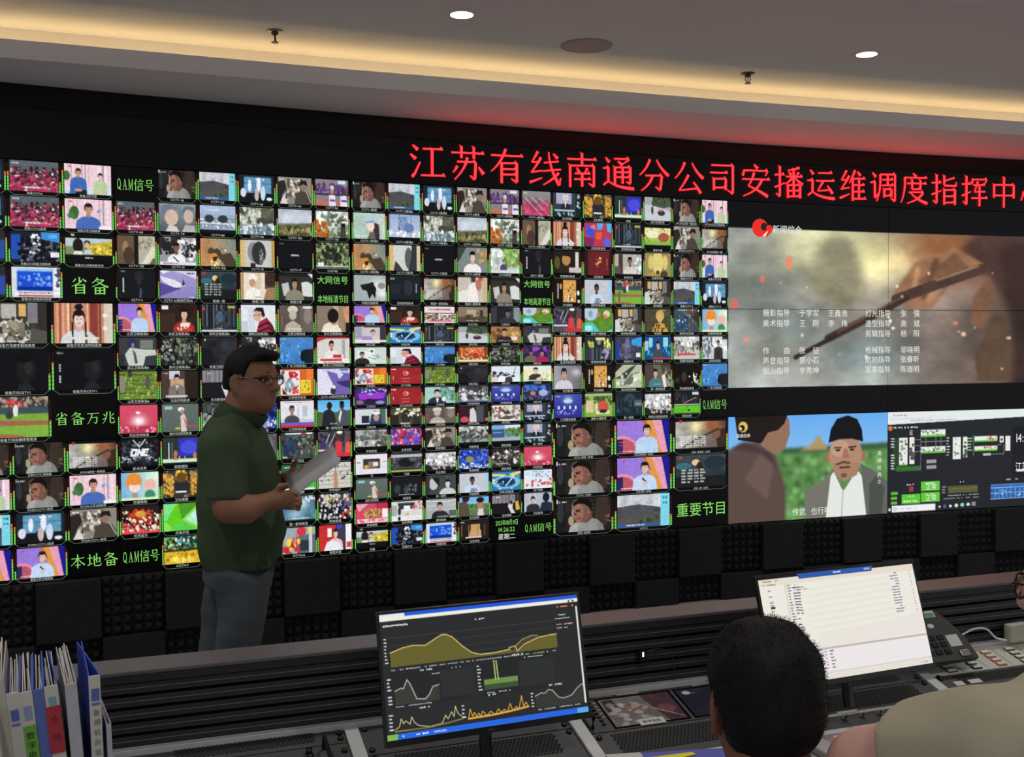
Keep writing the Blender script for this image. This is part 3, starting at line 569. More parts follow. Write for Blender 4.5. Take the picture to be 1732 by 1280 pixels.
redmask|f 2c2028;r 4c5054 58 0 84 100;p d8d4d0 36 100 38 20 50 10 58 40 60 100;e d05060 20 84 14 20;e d06078 96 84 8 10;r 3c1c24 0 0 24 60
sumi|f e4e0dc;n 15 4;s 9c8c84 30 0 10 100 90 6;s 6c5450 14 0 16 50 40 4;p 5c4c48 20 84 50 66 90 72 60 90;e 4c4444 54 48 12 9;s c04c40 12 6 16 36 40 3
newsanchor|f 34404c;r a8acc4 12 2 66 46;r d8dce4 34 8 54 30;e e0c0b0 44 24 8 14;p 24262c 26 70 34 44 54 44 62 70;p f0f0f4 41 40 47 40 44 66;r c0d4e0 6 70 76 76;r 1c2c34 0 78 76 100;s a8bcc8 14 14 84 72 94 3;r 1c2830 80 0 100 100;s c0ccd4 10 86 10 94 90 3
greyrocks|f b0b4b0;s 70746f 60 0 10 100 90 6;s e0e4e0 30 0 60 100 100 5;s 5c5c50 30 60 30 100 80 5;b 0 84
redblue|f c04060;s d84868 50 0 0 100 84 6;s 4858d0 40 0 0 100 84 6;s e8a8b0 30 0 0 100 84 4;s 7c2c60 30 0 0 100 84 5;b 0 84
greytrees|f 8c908c;s c8ccc8 50 0 0 100 80 6;s 4c504c 50 0 20 100 70 5;r 9ca09c 0 66 100 84;s 606460 16 0 60 100 80 4;b 0 84
town|f 7cb0d8;r d8e4ec 46 0 100 20;r 3c5c84 0 24 44 66;r 5c9cd0 4 36 36 44;s 5c7c3c 40 48 24 100 60 5;r a8b0b8 0 66 100 84;b 0 84
bookwhite|f e8e4ec;r 3c3438 24 24 76 72;r 8c7468 40 36 66 66;e c8b048 34 62 8 9;r e8e0d0 54 40 70 60;t 667 10 40 12 10;t 667 90 40 12 6
blackhorse|f 3c4044;s 6c7478 30 0 20 100 80 4;r b8bcc0 0 10 100 24;e 1c1e20 50 50 26 22;e 5c6468 70 34 12 12;r d8e040 0 88 100 94
snowhill|f d0d0d4;s 706c68 40 0 20 100 70 5;s f0f0f4 40 0 10 100 60 6;p 242424 0 66 40 74 100 82 100 100 0 100;s a89c98 20 20 60 100 90 4;b 8 100
bluelights|f 2c48b8;s 1c2c6c 40 0 0 100 100 5;s 7c98f0 70 0 0 100 100 3;e 8c8c5c 36 50 14 16;s e8f0ff 30 0 70 100 100 3
bwclass|f 2c2a28;V 54504a 6 0 60;s e0dcd4 30 0 10 100 60 4;s 6c645c 40 0 30 100 90 5;e e8e4e0 80 70 6 14;t fff 34 80 36 4
darkgame|f 1c1d20;e 3c3c40 20 60 10 22;s 54585c 24 40 40 80 90 4;r 6c7074 76 40 80 80;t ccc 50 88 50 3
bwcouple|f 44484a;V 545858 6 0 60;e c0c4c4 26 44 14 30;p 1c1e20 20 10 44 14 46 60 34 40;m 72 44 54 d8dcdc 1c1c1c c8ccc8;r 343638 0 0 14 100
doctor|f c4c8d0;m 44 36 50 6c4c3c 1c1816 c8dcf0;r 9cd0ec 88 0 100 80;p 7c90a8 36 100 40 76 52 78 56 100;s c83c50 4 54 78 62 96 3
whiteapp|f e4ecf4;r c8dcf0 4 10 20 30;r d8e8f8 24 6 94 44;s 7c94b8 30 30 14 90 44 2;s d05860 24 10 50 96 84 4;t 567 50 8 40 4;e e87c70 86 74 8 10
redshow|f d84868;p e8a8b8 0 0 40 0 10 40;r c03050 60 0 100 40;r 8c5c40 24 30 80 74;s c8905c 60 24 30 80 74 4;r f0f0f0 82 30 100 74;r f0d0d0 4 76 100 96;s e0607c 12 10 78 90 95 4
whitesalon|f d8d8d8;p 34383c 20 8 76 8 72 40 26 40;r f0f4f4 40 24 60 50;r a8acac 0 20 18 90;e 2c2c2c 26 50 5 20;r d8b458 46 60 56 72;r e8e8ec 0 74 100 100;s d05058 20 70 4 100 40 3;r 181818 22 76 30 96
blackcoat|f a8aeae;H d0d4d4 5 10 60;m 46 36 54 c8a898 181618 242426;p 2c2c30 30 100 40 62 60 66 76 84 80 100;r 5c6060 76 60 100 90;t fff 56 90 36 4
oldman|g 74b4f0 b0d0f0;r 5c8c4c 0 36 100 100;s 3c6c34 50 0 40 100 100 5;p 5c4c44 0 100 0 30 14 20 30 34 36 100;e 2c221e 22 8 12 18;p d8d8d0 56 100 60 62 80 62 84 100;p 707068 46 100 54 66 64 60 60 100;p 5c605c 80 60 96 70 100 100 82 100;e b07860 70 40 12 24;e 16161a 70 18 13 14
twocoats|f b4bcc8;V c8d0dc 4 0 100;m 32 36 48 d0b8ac 1c1a20 2c2e38;e 1c1c22 78 26 12 24;p 242c3c 54 100 62 54 80 46 100 60 100 100
castle|f 241f1c;p c8a078 30 90 36 50 72 50 74 90;r c89c6c 38 20 68 60;V 8c6844 4 24 80;r d8ccc0 20 84 74 90;t fff 10 8 14 5
redbluepoly|f b83c54;p 3c54d8 10 10 40 20 34 60 6 50;p e85c3c 44 40 66 36 60 70 40 66;p 54b0e0 80 0 100 0 100 40 84 36;p 7c2c60 0 60 40 64 30 100 0 100;p e08070 20 20 36 4 44 30;p 4c6cf0 76 60 96 70 90 100 70 90;p 60a8e8 46 0 70 0 64 26 48 30
cartoonpot|f b8c068;s 8cb048 40 0 40 100 84 5;r e8e8a8 0 12 100 40;s c8c878 20 0 14 100 40 4;e a85848 72 52 20 20;e f0ecc8 30 40 24 16;r 8cb84c 0 70 100 84;b 12 84
manamber|f 241e1a;e 5c5030 14 50 10 26;p 2c2620 10 100 24 60 60 60 70 100;e b8864c 46 38 15 24;p 1c1814 30 22 50 6 66 30 54 24;r d8d4cc 78 6 90 94;r c8c0b4 56 70 100 90;b 0 92
redbook|f 6c2428;r 2c1c1c 0 0 14 100;r 301c1c 90 0 100 100;s d8a868 12 40 24 62 64 3;t e8c890 50 34 18 4;T d8a868 82 30 2 44
nurse2|f b8b0a8;r 443c38 14 10 30 90;s d0d8e0 30 74 10 100 90 5;r 5c5450 0 60 22 100;m 56 38 50 8c7064 181416 d8d4c8;b 8 92
yellowdoll|f a08c58;e e0d080 50 40 20 50;e d8c878 24 40 10 30;e d8c878 78 40 10 30;e 5c3c1c 50 82 7 8;e 4c4434 74 90 14 16;e b09c50 30 90 10 10
goboard|f 1c1410;r d8a458 34 4 80 94;n 8 10;s f8f4e8 10 40 60 78 90 3;s 2c2418 14 40 20 78 90 2;e e8e4dc 88 56 5 10;r f0ece8 86 84 94 96;T fff 16 20 4 60;e c89858 26 30 4 12
goldlady|f 4c4a38;n 20 5;e c8a84c 58 30 16 24;e d8b07c 58 40 11 18;p c8a048 28 100 36 68 58 58 78 68 90 100;s 3c3420 20 34 70 84 98 3;r e8e0b0 60 6 80 9
map|f 3c4c5c;s 5c5850 60 0 10 100 100 6;s 2c4c6c 40 10 30 60 90 6;p 343430 66 20 100 10 100 80;r c83c48 50 2 84 7;r 7cc8d0 16 2 50 7;s d8e0e4 16 0 0 100 100 2
robots2|f 2c3034;V 545c64 8 50 100;s c8d84c 14 14 14 34 46 4;s d0dc68 14 72 14 94 46 4;s a89cb8 24 62 50 90 90 4;r e0d8a0 40 4 74 16;e 8c8c94 52 24 7 10;r 343840 0 50 24 100
bluemeet|f 3c3c54;s 5c5c74 40 10 20 90 90 7;p 3c9ce0 60 14 100 0 100 44 64 36;r 2c3c90 0 30 16 100;o 7c80a0 45 40 16;r e8e8ec 78 70 94 88
anchorman|f 1c4c84;s 4ca8d0 30 0 40 100 90 4;r 8cd8e8 16 6 30 44;r 8cd8e8 70 4 88 44;r a8c4dc 0 20 14 60;m 50 36 42 d0ac98 242020 444c54;r c83848 30 92 100 97
shop|f c8c8c0;s 5c5850 50 0 20 100 60 5;s 98948c 40 0 40 100 80 4;s f0f0f0 30 20 0 80 40 5;r d04048 20 74 84 82;r d04048 14 66 20 86
streetman|f d0d4d8;s 7c8490 50 0 0 50 90 5;s f0f4f8 30 40 10 100 90 6;m 64 30 36 a88c7c 201c1c 3c3834;r 302c2c 56 60 72 96;r 34302c 80 0 100 14
manportrait|h a8a4b0 6c686c;o c8c4cc 80 30 24;m 36 34 62 c8a48c 201c1e d4d0d8;l 2c2c30 1 27 34 46 34
jade|f b8bca0;p 3c4440 0 60 60 10 80 0 40 60;p 6c7468 20 90 60 40 100 30 100 50 50 90;s e0e4d0 20 0 20 100 90 5;p d8dcc0 60 50 100 30 100 70;p 242420 0 0 30 0 0 34;t fff 56 88 40 4
qipao|f 4c443c;p 6c6450 30 0 60 0 80 100 60 100;s 8c8c80 20 80 10 100 90 5;m 40 38 50 d8b8a4 18141a 4c7c84;p e8e0d4 64 50 76 40 84 100 72 100;t 9cc8c0 50 86 30 4
darkcave2|f 14130f;n 40 5;s c8c0b0 12 60 40 100 90 3;p e0dcd0 74 50 78 34 82 60 92 84 78 76;e 3c342c 40 56 10 22;e 2c3034 14 70 8 12
redcar|f 98b060;s 4c7030 40 0 0 100 40 6;r a8b878 0 0 100 12;r 88b040 0 80 100 100;r d8c898 4 30 30 80;e c85840 66 58 20 26;r e8dcc0 40 74 90 88;e 2c2c34 66 76 14 8;e d8d0b0 42 60 6 20
darkblue2|f 1c2830;V 2c3c48 5 20 90;e 38464e 54 20 18 16;s 344450 30 0 20 100 90 5;r 4c6470 70 34 100 60;r 1c2c38 0 84 100 100;r 84a8b0 74 46 96 52
snooker|f 1c1c24;s 3c3c48 20 0 0 100 50 5;r 5cc028 0 62 100 100;n 8 6;r d8dcd8 0 56 100 60;e 2c2c34 46 34 9 20;l d0a878 2 40 52 84 28;r c8dcec 72 4 96 16;e 241c18 58 82 5 4;r 4c3c30 0 94 100 100
darkguy|f 2c2c30;e 1c1816 50 20 30 30;r 2c4c9c 60 30 100 90;r c8ccc8 0 60 40 100
bigsmoke|h a8aca8 6a5448;o 8a9088 6 40 22;o cfcfa0 30 20 24;o ece4a8 46 26 20;o b87848 68 20 18;o 9c6040 78 26 14;n 26 5;p 948e74 25 40 27 22 33 15 38 17 42 30 42 44 36 52 29 46;p 8c8a78 9 64 16 54 24 46 26 60 20 76 10 76;o 9aa8a4 20 60 14;o 7c8c8c 44 74 18;o d4e4da 44 92 15;o d4e4da 10 94 14;p 4a3430 80 10 100 10 100 90 90 90 94 60 84 34 74 22;p 3a2a26 88 20 100 14 100 90 94 90;n 22 9;u 1.6;p 9c7054 52 42 59 27 72 19 82 27 70 39 65 49 58 50;p 7c5840 60 36 72 22 78 30 66 42;p b08868 62 40 66 34 68 40 63 47;l c0946c 1.5 60 30 58 44;l 6c4c38 2 66 26 62 44;p 7c5a46 83.8 32 78 45 77.5 57 82 61 86 45;p 5c4838 86 52 79 73 80 86 92 86 90 52;u .5;l 4c3a32 3.6 53 45 67 37 81 29.5;l 40302a 2.6 31 64 48 51 56 44;l 352a26 1.5 20.7 73 33 63;l 68503c .8 34 61 54 44.5;l 9c8060 .6 66 35.5 80 28;u .15;n 12 22;e e89070 18.5 28 1.1 3.4;e d87868 10.4 36 .8 1.6;e d87060 2 48 1.2 2.2;e e09888 5.5 64.5 .9 1.3;e d08068 72.3 56.5 .9 1;e e8c0a0 75 62 .8 1.2;e d8b090 90.5 64 .9 .8;s e8d8c0 16 4 30 90 84 .5;u .25;b 12.4 86.6
bigold|g 66acf0 bcd8f2;r 5c8c4c 0 33 100 100;s 4c7c40 160 0 38 100 100 2.6;s 74a464 160 0 38 100 100 1.8;u 1;p 3c5c3c 33 32 100 30 100 36 33 37;p b09468 43 35 50 30 53.6 25 54 21 56.5 21 57 25 60 30 62 35;p 5c4a44 0 100 0 32 8 25 18 24 29 38.5 35 70 35 100;p 6c5850 10 60 20 34 28 44 24 80;p 48383a 2 30 10 24 26 36 30 50 20 36;u .9;p 94705c 24 8 34 0 37 4 37.5 18 34.6 31 28.6 37 20 28;p 201a18 4 0 36 0 34 8 30 14 24 16 20 26 6 22;p 74746a 46 100 47 72 57 65 64 54 70 74 62 100;p e4e8e2 60 100 63 60 65 56 71 76 80 55 88 72 88 100;l b8bcb8 .8 71 74 70 100;p 62665f 82 49 90 56 100 68 100 100 86 100 84 74;p 4c504c 88 70 92 62 98 74 96 100 88 100;e a06c58 61.6 42 2 5;e a06c58 83.4 42 2 5;e b08870 72.5 40 10.6 20;p a87e68 64 48 82 48 80 60 72 66 66 60;e c09a80 69 34 6 8;l 4c3028 1 65.5 33 69.5 33;l 4c3028 1 74.5 33 79 32.5;e 2c1c18 67.7 35.5 1.6 1;e 2c1c18 76.6 35.3 1.6 1;p a4705c 71.5 34 73.5 34 75 43.5 70 43.5;l 5c4438 1.2 67 49 71 47 75 48;l 4c2c28 1 69 52.5 75 52;e 6c5448 71.5 60 2 2.2;p 15151a 61.6 28 63 15 67 5 74 2 80 6 83 16 83.8 28 77 25 68 25;e e0c060 9 10 2.7 5;e 15120f 8.4 11 1.6 3;e e8e0d0 7.6 11.5 .7 1.3
gui|f 25262c;p e4eaea 0 0 100 0 100 8 0 12.5;p c8cccc 2 7 30 6 30 6.6 2 7.6;t 777 8 3.6 10 1.6;t 888 30 9 30 1;e d87838 1.8 16 1.4 2.6;t ddd 12 15.6 16 2;r 2c4428 3.5 26 7.5 58;T ddd 3.4 26 2.6 32;r e8ece4 7.5 25.7 13 52.7;s 888 20 8 27 12.6 52 .8;r 62b840 7.5 52 13 53.2;r e8ece4 14.3 25.5 17.5 52;s 555 6 15 29 17 50 1.3;r 3c6c34 5.7 54 21.6 58.8;l 889 .3 17.5 28 21.6 28;l 889 .3 17.5 34 21.6 34;l 889 .3 17.5 40 21.6 40;l 889 .3 21.6 24 21.6 58;T ddd 15.8 19 3 5;r e8ece4 21.6 18.7 38 24.2;s 555 24 22 20 37.6 23.6 .5;r 62c838 21.6 24 38 25.6;r e8ece4 21.6 35.5 38 40.5;s 555 24 22 36.6 37.6 40 .5;r 62c838 21.6 40.3 38 42;l 999 .3 25 26 25 35.5;l 999 .3 31.6 26 31.6 35.5;l 999 .3 35 26 35 35.5;l 999 .3 21.6 30.5 39 30.5;r 9c98a0 25.5 48.6 32 52;r 9c98a0 25.5 54 32 57.6;T ccc 40 27 2.4 20;r e8ece4 43 27 48.4 49;s 888 10 43.6 28 48 48 .7;r e8ece4 49.8 27 52.8 47.5;s 555 6 50.5 29 52.2 46 1.2;T 9c9 54.6 28 3.6 18;l 999 .3 57 26 57 47;r e8ece4 57.7 27 73.3 31;s c66 14 64 27.6 73 30.6 .5;r 62c838 57.7 31 73.3 32.6;r e8ece4 57.7 37 73.3 40.6;s c66 14 64 37.6 73 40 .5;r 62c838 57.7 40.6 73.3 42;r e8ece4 75 27.4 77.6 34;e 555 76.3 31 .8 1.6;r e8ece4 79 27.6 82.4 42.6;l 9a8 .3 74 36 76 36;l 9a8 .3 70 45.5 78 45.5;l 9a8 .3 78 36 78 45.5;r b8bcb8 63.5 44.4 69 46.6;r 1c1d22 84 18 100 48;r 1f2026 84 48.5 100 70;r ddd 87 62 100 64.6;t ccc 84 72 8 1.8;t ddd 15 72.5 5 1.6;r 62c838 22 70 34.3 79.5;r 62c838 9.3 82 21.5 91.4;r 62c838 22 81 34.3 90.4;t efe 28 72 6 1.4;t efe 15 84 5 1.2;t efe 15 89 9 1.8;t efe 28 83 6 1.2;r 62b840 2.4 79 6.8 82;r 62b840 2.4 83.8 6.4 86.8;r 62b840 2.4 88.6 6.4 91.4;t ccc 50 72 4 1.4;r 5c5c3a 40 76 60 83;l 77744c .3 40 79 60 79;T aaa 37.5 76 3 8;t bbb 50 85.4 22 1.2;t aaa 49 88.4 24 1.2;r 2c64a8 69 77 100 91.6;l 8cb4e8 .4 69 77 100 77;l 8cb4e8 .4 69 80 100 80;l 8cb4e8 .4 69 85.5 100 85.5;l 8cb4e8 .4 69 91.4 100 91.4;l 8cb4e8 .4 72 80 72 91;l 8cb4e8 .4 74.7 80 74.7 91;l 8cb4e8 .4 77.4 80 77.4 91;l 8cb4e8 .4 80 80 80 91;l 8cb4e8 .4 83 77 83 91;l 8cb4e8 .4 86 80 86 91;l 8cb4e8 .4 89 80 89 91;l 8cb4e8 .4 92 80 92 91;l 8cb4e8 .4 95 80 95 91;s a8c8f0 18 72 82 98 89 .6;r f0f0f2 3 92.7 31.5 99;e 888 5 96 1 1.8;e f0f0f2 5 96 .7 1.2;t aaa 13 96 12 1.4;r f4f4f4 .8 95 2.2 97.6;r ccc 33.6 95 35 97;e 5060a0 37.8 96 1 1.8;e ddd 41.6 96 1 1.4;e ddd 45.6 95.7 1.2 1.8;e 9cc 49.6 95.4 1.3 1.9;e ddd 53.6 95.2 1.2 1.6;r 888 56 93 58.6 97
mon1|f 2a2b2c;r 2458d8 0 0 100 3.2;r eee8d8 0 .6 12 6;r f0ece0 0 3.2 100 6.2;s 555 6 93 3.6 99 5.6 .5;t e86 93 9 9 1.4;t ddd 7 10 13 1.8;t ccc 48 12 6 1.4;l 3c3f3e .3 4 20 87 20;l 3c3f3e .3 4 26 87 26;l 3c3f3e .3 4 32 87 32;l 3c3f3e .3 4 37.5 87 37.5;p 66602f 4 43 4 31.6 10 28.5 15 27.5 21 28.5 26 24 29 21.6 31 21.6 34 24 39 33 43 38.5 47 41 55 41 62 40 66 42 70 37 77 33 82 32 87 31.6 87 43;p 4c4234 63 42 66 36 71 31.5 76 30.4 79 32 72 36 68 41;l c8b870 .5 4 31.6 10 28.5 15 27.5 21 28.5 26 24 29 21.6 31 21.6 34 24 39 33 43 38.5 47 41 55 41 62 40 62 38.6 65 37.6 66 42 70 37 77 33 82 32 87 31.6;l a89868 .4 65 38 69 33 74 30.5 77 31;T ccc 2.2 20 1.6 24;t bbb 45 45.5 82 1;t ccc 91 16 8 1;t ccc 91 19 8 1;t e99 92 24 9 1.2;t ccc 91 27 7 1;r 262728 3 47 40 75;t ccc 21 48 7 1.6;t bbb 28 52 10 1;t bbb 36 49 7 1;p 383c34 5 73 5 62 8 60 9 61 11 54 12.4 58 15 70 19 71 21 68 23 62 26 61 26 73;l a8aca0 .5 5 62 8 60 9 61 11 54 12.4 58 15 70 19 71 21 68 23 62 26 61;T ccc 2.6 52 2 22;r 2e2f30 27 50 43 72;t bbb 14 74.4 18 1;r 262728 45 47 82 75;t ccc 66 44.8 6 1.6;t bd9 74 48 10 1;r 2e2f30 66 50 84 72;r 6c9048 48 62 65 66.4;r 3f5038 48 66.4 65 70.5;l a8c070 .6 53.6 47.5 53.8 63;l a8c070 .6 54.8 47.8 55.2 63;T ccc 46 50 2 22;t bbb 56 73 14 1;t ccc 19 77.4 6 1.6;l c0c08c .4 4 92 6 90 7 84 8 88 9 86 11 89 12 83.6 13 88 15 91 20 93 26 92 28 86 29 89 31 84 32 88 33 80 34 86 36 89;l 7c7840 .7 4 93.4 20 93.6 30 92 36 90.6;T ccc 2.4 80 2 14;t ccc 52 74.8 5 1.6;l e0a840 .4 39 91 40 84 41 90 42 87 43 91 44 88 45 91 46 87 48 91 50 88 52 91 54 87 55 90 57 88 58 91 60 84 61 90 63 87 64 90 66 79 66.6 88 68 84.6 69 88;l d8a848 .9 39 91.4 52 91 60 90 69 88.4;T ccc 37 80 2 12;t ccc 84 73.6 7 1.6;p 363833 73 91 73 81 76 79 78 79.6 80 77 82 78 85 84.6 88 85.6 92 84 95 79 97.6 76 99 78.4 99 91;l a0a498 .5 73 81 76 79 78 79.6 80 77 82 78 85 84.6 88 85.6 92 84 95 79 97.6 76 99 78.4;T ccc 71.6 78 1.6 13;t bbb 85 92.4 22 1;r e8e4dc 98.4 10 99.3 92;r 2a66dc 0 95.4 100 100;r 7cb850 0 95.4 5 100;t fff 8.6 97.6 3 2;t fff 16 97.6 7 1.6;t cce 25 97.6 6 1.6;r 5ca8e8 94 95.6 100 100
mon2|f ece8de;r 16181c 0 0 100 2.6;p 2c5aa8 24 0 73 0 72 5 25 5;t fff 49 2.4 6 1.6;r 9ab0d8 67 1.4 71 3.4;r e6dccb 0 2.6 24 9;r e6dccb 24 5 100 9;r e6dccb 72.4 2.6 100 5;t 555 7 4.6 10 1;t 555 6 8 9 1;r c4bcb0 15.4 9 15.8 62;T 889 6 13 2.4 46;r 333 5 28 7.6 30;t 667 9 44 5 1;t 667 9 48 6 1;t 556 20 10 7 1;T 778 18 12 2.4 48;T 667 21.6 12 3.4 48;T 667 23.6 12 2 30;t 667 24 13 8 1;t 667 25 15 9 1;T 889 85 9 4 40;T 889 87.6 9 3 40;T bab 97 9 1.4 42;l e2e4d6 1 28 16 82 13;l e2e4d6 1 28 22 82 19;l e2e4d6 1 28 28 82 25;l e2e4d6 1 28 34 82 31;l e2e4d6 1 28 40 82 37;l e2e4d6 1 28 46 82 43;l e2e4d6 1 28 52 82 49;l e2e4d6 1 28 58 82 55;p e9e2da 30 60 100 50 100 69 30 74;r bab4ac 0 71 100 72.6;r ece6e6 0 72.6 100 93;T 889 30.6 74 3 18;T 778 33 74 1 18;T 778 37 74 3 18;r d6d0c8 0 93 100 94;r e4ded4 0 94 100 100;t 889 94 97.4 6 1.2'''.split('\n'):
    k, v_ = ln.split('|')
    PIC[k] = v_
ARR = {}
def picture(key, w_, h_):
    k = (key, w_, h_)
    if k not in ARR:
        ARR[k] = Paint(w_, h_, seed=(sum(map(ord, key)) * 7) % 9973).run(PIC[key]).out()
    return ARR[k]
# ------------------------------------------------------------------ room shell
WJ = [(-3.0760, 4.8836), (-1.9890, 5.4326), (-0.8773, 5.9453), (0.2394, 6.4197), (1.3725, 6.8543), (2.5241, 7.2468), (3.6899, 7.5988)]
PW, PH, PTOP = 1.2178, 0.685, 2.5235
def ext(p, a, d):
    return (p[0] + d*math.cos(R(a)), p[1] + d*math.sin(R(a)))
WALL = [ext(WJ[0], 28.8, -2.4)] + WJ + [ext(WJ[-1], 14.8, 2.4)]
def offset_line(pts, d):
    """shift a plan polyline towards the room by d"""
    out = []
    for i, p in enumerate(pts):
        q0, q1 = pts[max(i-1, 0)], pts[min(i+1, len(pts)-1)]
        t = Vector((q1[0]-q0[0], q1[1]-q0[1])).normalized()
        out.append((p[0] + t.y*d, p[1] - t.x*d))
    return out
def band(name, front, back, z0, z1, m, parent=None):
    """solid strip between two plan polylines"""
    v, f = [], []
    n = len(front)
    for (x, y), (X, Y) in zip(front, back):
        v += [(x, y, z0), (x, y, z1), (X, Y, z1), (X, Y, z0)]
    for i in range(n-1):
        a, b = 4*i, 4*i+4
        for k in range(4):
            f.append((a+k, b+k, b+(k+1) % 4, a+(k+1) % 4))
    f += [(0, 1, 2, 3), (4*n-1, 4*n-2, 4*n-3, 4*n-4)]
    return mesh_obj(name, v, f, m, parent)
M_CEIL = mat('ceiling_paint', 'd2ccca', 0.9, var=0.03, scale=2)
M_FLOOR = mat('grey_carpet', '989694', 0.95, var=0.15, scale=60, bump=0.3, bscale=300)
M_WALLB = mat('black_wall_paint', '0d0d0e', 0.7)
M_TRIM = mat('gloss_black_cladding', '0b0a0b', 0.06, spec=0.4, var=0.3, scale=30)
fl = MB().box(-8, -4, -0.1, 9, 11, 0).build('floor', M_FLOOR)
struct(fl)
ce = MB().box(-8, -4, CEIL, 9, 11, CEIL+0.1).build('ceiling', M_CEIL)
struct(ce)
struct(band('wall_front', offset_line(WALL, -0.075), offset_line(WALL, -0.2), 0, CEIL, M_WALLB))
struct(band('trim_1', offset_line(WALL, 0.012), offset_line(WALL, -0.075), 2.776, 2.885, M_TRIM))
FAS = [(-5.005, 3.616), (-2.233, 4.764), (-0.763, 5.336), (1.2, 6.032), (3.153, 6.665), (6.014, 7.567)]
COV = offset_line(FAS, -0.27)
struct(band('trim_2', offset_line(FAS, -0.006), offset_line(FAS, -0.03), 2.889, 2.97, M_CEIL))           # fascia of the dropped soffit
SOF = [WALL[0], WALL[1], WALL[2], WALL[3], WALL[5], WALL[7], WALL[8]]
v, f = [], []
fa = [ext(FAS[0], 22.5, -1.5)] + FAS
fs_, wl_ = np.array(fa), np.array(offset_line(WALL, -0.08))
def at_line(pl, t):
    d = np.r_[0, np.cumsum(np.hypot(*np.diff(pl, axis=0).T))]
    return np.array([np.interp(t*d[-1], d, pl[:, 0]), np.interp(t*d[-1], d, pl[:, 1])])
for i in range(121):
    a, b = at_line(fs_, i/120), at_line(wl_, i/120)
    v += [(a[0], a[1], 2.886), (b[0], b[1], 2.886), (a[0], a[1], 2.9), (b[0], b[1], 2.9)]
for i in range(120):
    a, b = 4*i, 4*i+4
    f += [(a, b, b+1, a+1), (a+2, a+3, b+3, b+2), (a, a+2, b+2, b)]
struct(mesh_obj('ceiling_soffit', v, f, M_CEIL))
struct(band('trim_3', COV, offset_line(COV, -0.03), 2.9, CEIL, M_CEIL))                # back of the light cove
cl = thing('cove_light_strip', 'warm white light strip hidden in the ceiling cove above the video wall', 'light strip')
band('led_tape', offset_line(FAS, -0.16), offset_line(FAS, -0.20), 2.9015, 2.9025, emat('cove_led', 'ffe0a0', 9.0), cl)
struct(MB().prism([(1.40, 4.551, 3.07), (6.0, 5.84, 3.07), (6.0, 4.9, 3.07), (1.40, 3.6, 3.07)], (0, 0, .03)).build('ceiling_panel', M_CEIL))
# ------------------------------------------------------------------ ceiling fittings
M_WHITE = mat('white_enamel', 'd8d6d2', 0.4, var=0.03)
M_CHROME = mat('dull_steel', '8a8684', 0.35, metal=1.0, var=0.1)
def downlight(x, y, label, group=None):
    t = thing('downlight', label, 'ceiling light', frame((x, y, CEIL)), group)
    MB().lathe([(0.05, -0.001), (0.062, -0.004), (0.062, 0.0), (0.05, 0.0), (0.05, -0.001)], 28, None, False).build('rim', M_WHITE, t, True)
    MB().lathe([(0.0, -0.0022), (0.0505, -0.0022), (0.0505, -0.0005), (0.0, -0.0005)], 28).build('diffuser', emat('lamp_face', 'ffffff', 14.0), t)
    return t
downlight(*DL_SEEN[0], 'lit round white ceiling downlight left of the round speaker')
downlight(*DL_SEEN[1], 'lit round white ceiling downlight at the right, beyond the right sprinkler')
for i, p in enumerate(DL_ROOM):
    downlight(*p, 'round ceiling downlight above the operators, outside the picture', 'downlights behind the camera')
sp = thing('ceiling_speaker', 'round pinkish grey ceiling speaker grille flush with the ceiling', 'speaker', frame((0.378, 5.373, CEIL)))
MB().lathe([(0.0, -0.004), (0.112, -0.004), (0.118, -0.002), (0.118, 0.0), (0.0, 0.0)], 40).build('grille', mat('speaker_mesh', 'b09690', 0.8, var=0.1, scale=400), sp)
MB().lathe([(0.118, -0.004), (0.128, -0.003), (0.128, 0.0), (0.118, 0.0), (0.118, -0.004)], 40, None, False).build('rim', mat('speaker_rim', '8e827e', 0.6), sp, True)
def sprinkler(x, y, label, arms):
    t = thing('fire_sprinkler', label, 'sprinkler', frame((x, y, CEIL)))
    M_B = mat('bronze', '4a4040', 0.4, metal=0.7)
    MB().lathe([(0.0, 0.0), (0.038, 0.0), (0.036, -0.006), (0.02, -0.009), (0.0, -0.009)], 24).build('escutcheon', M_CHROME if arms else M_B, t, True)
    MB().lathe([(0.018, -0.008), (0.017, -0.016), (0.010, -0.022), (0.0, -0.022)], 16).build('body', M_B, t, True)
    if arms:
        MB().tube([(0, 0, -0.02), (0.002, 0, -0.05)], 0.005).build('stem', M_B, t)
    else:
        b = MB()
        for s in (-1, 1):
            b.tube([(s*0.012, 0, -0.018), (s*0.014, 0, -0.035), (s*0.004, 0, -0.052)], 0.0028)
        b.tube([(0, 0, -0.02), (0, 0, -0.05)], 0.0024)
        b.build('yoke', M_B, t)
    MB().lathe([(0.0, -0.052), (0.017, -0.053), (0.017, -0.056), (0.0, -0.056)], 20).build('deflector', M_B, t)
sprinkler(-1.1, 5.094, 'bronze fire sprinkler on a pale chrome plate, left part of the ceiling', True)
sprinkler(1.297, 5.934, 'dark bronze fire sprinkler with open yoke, right of the ceiling speaker', False)
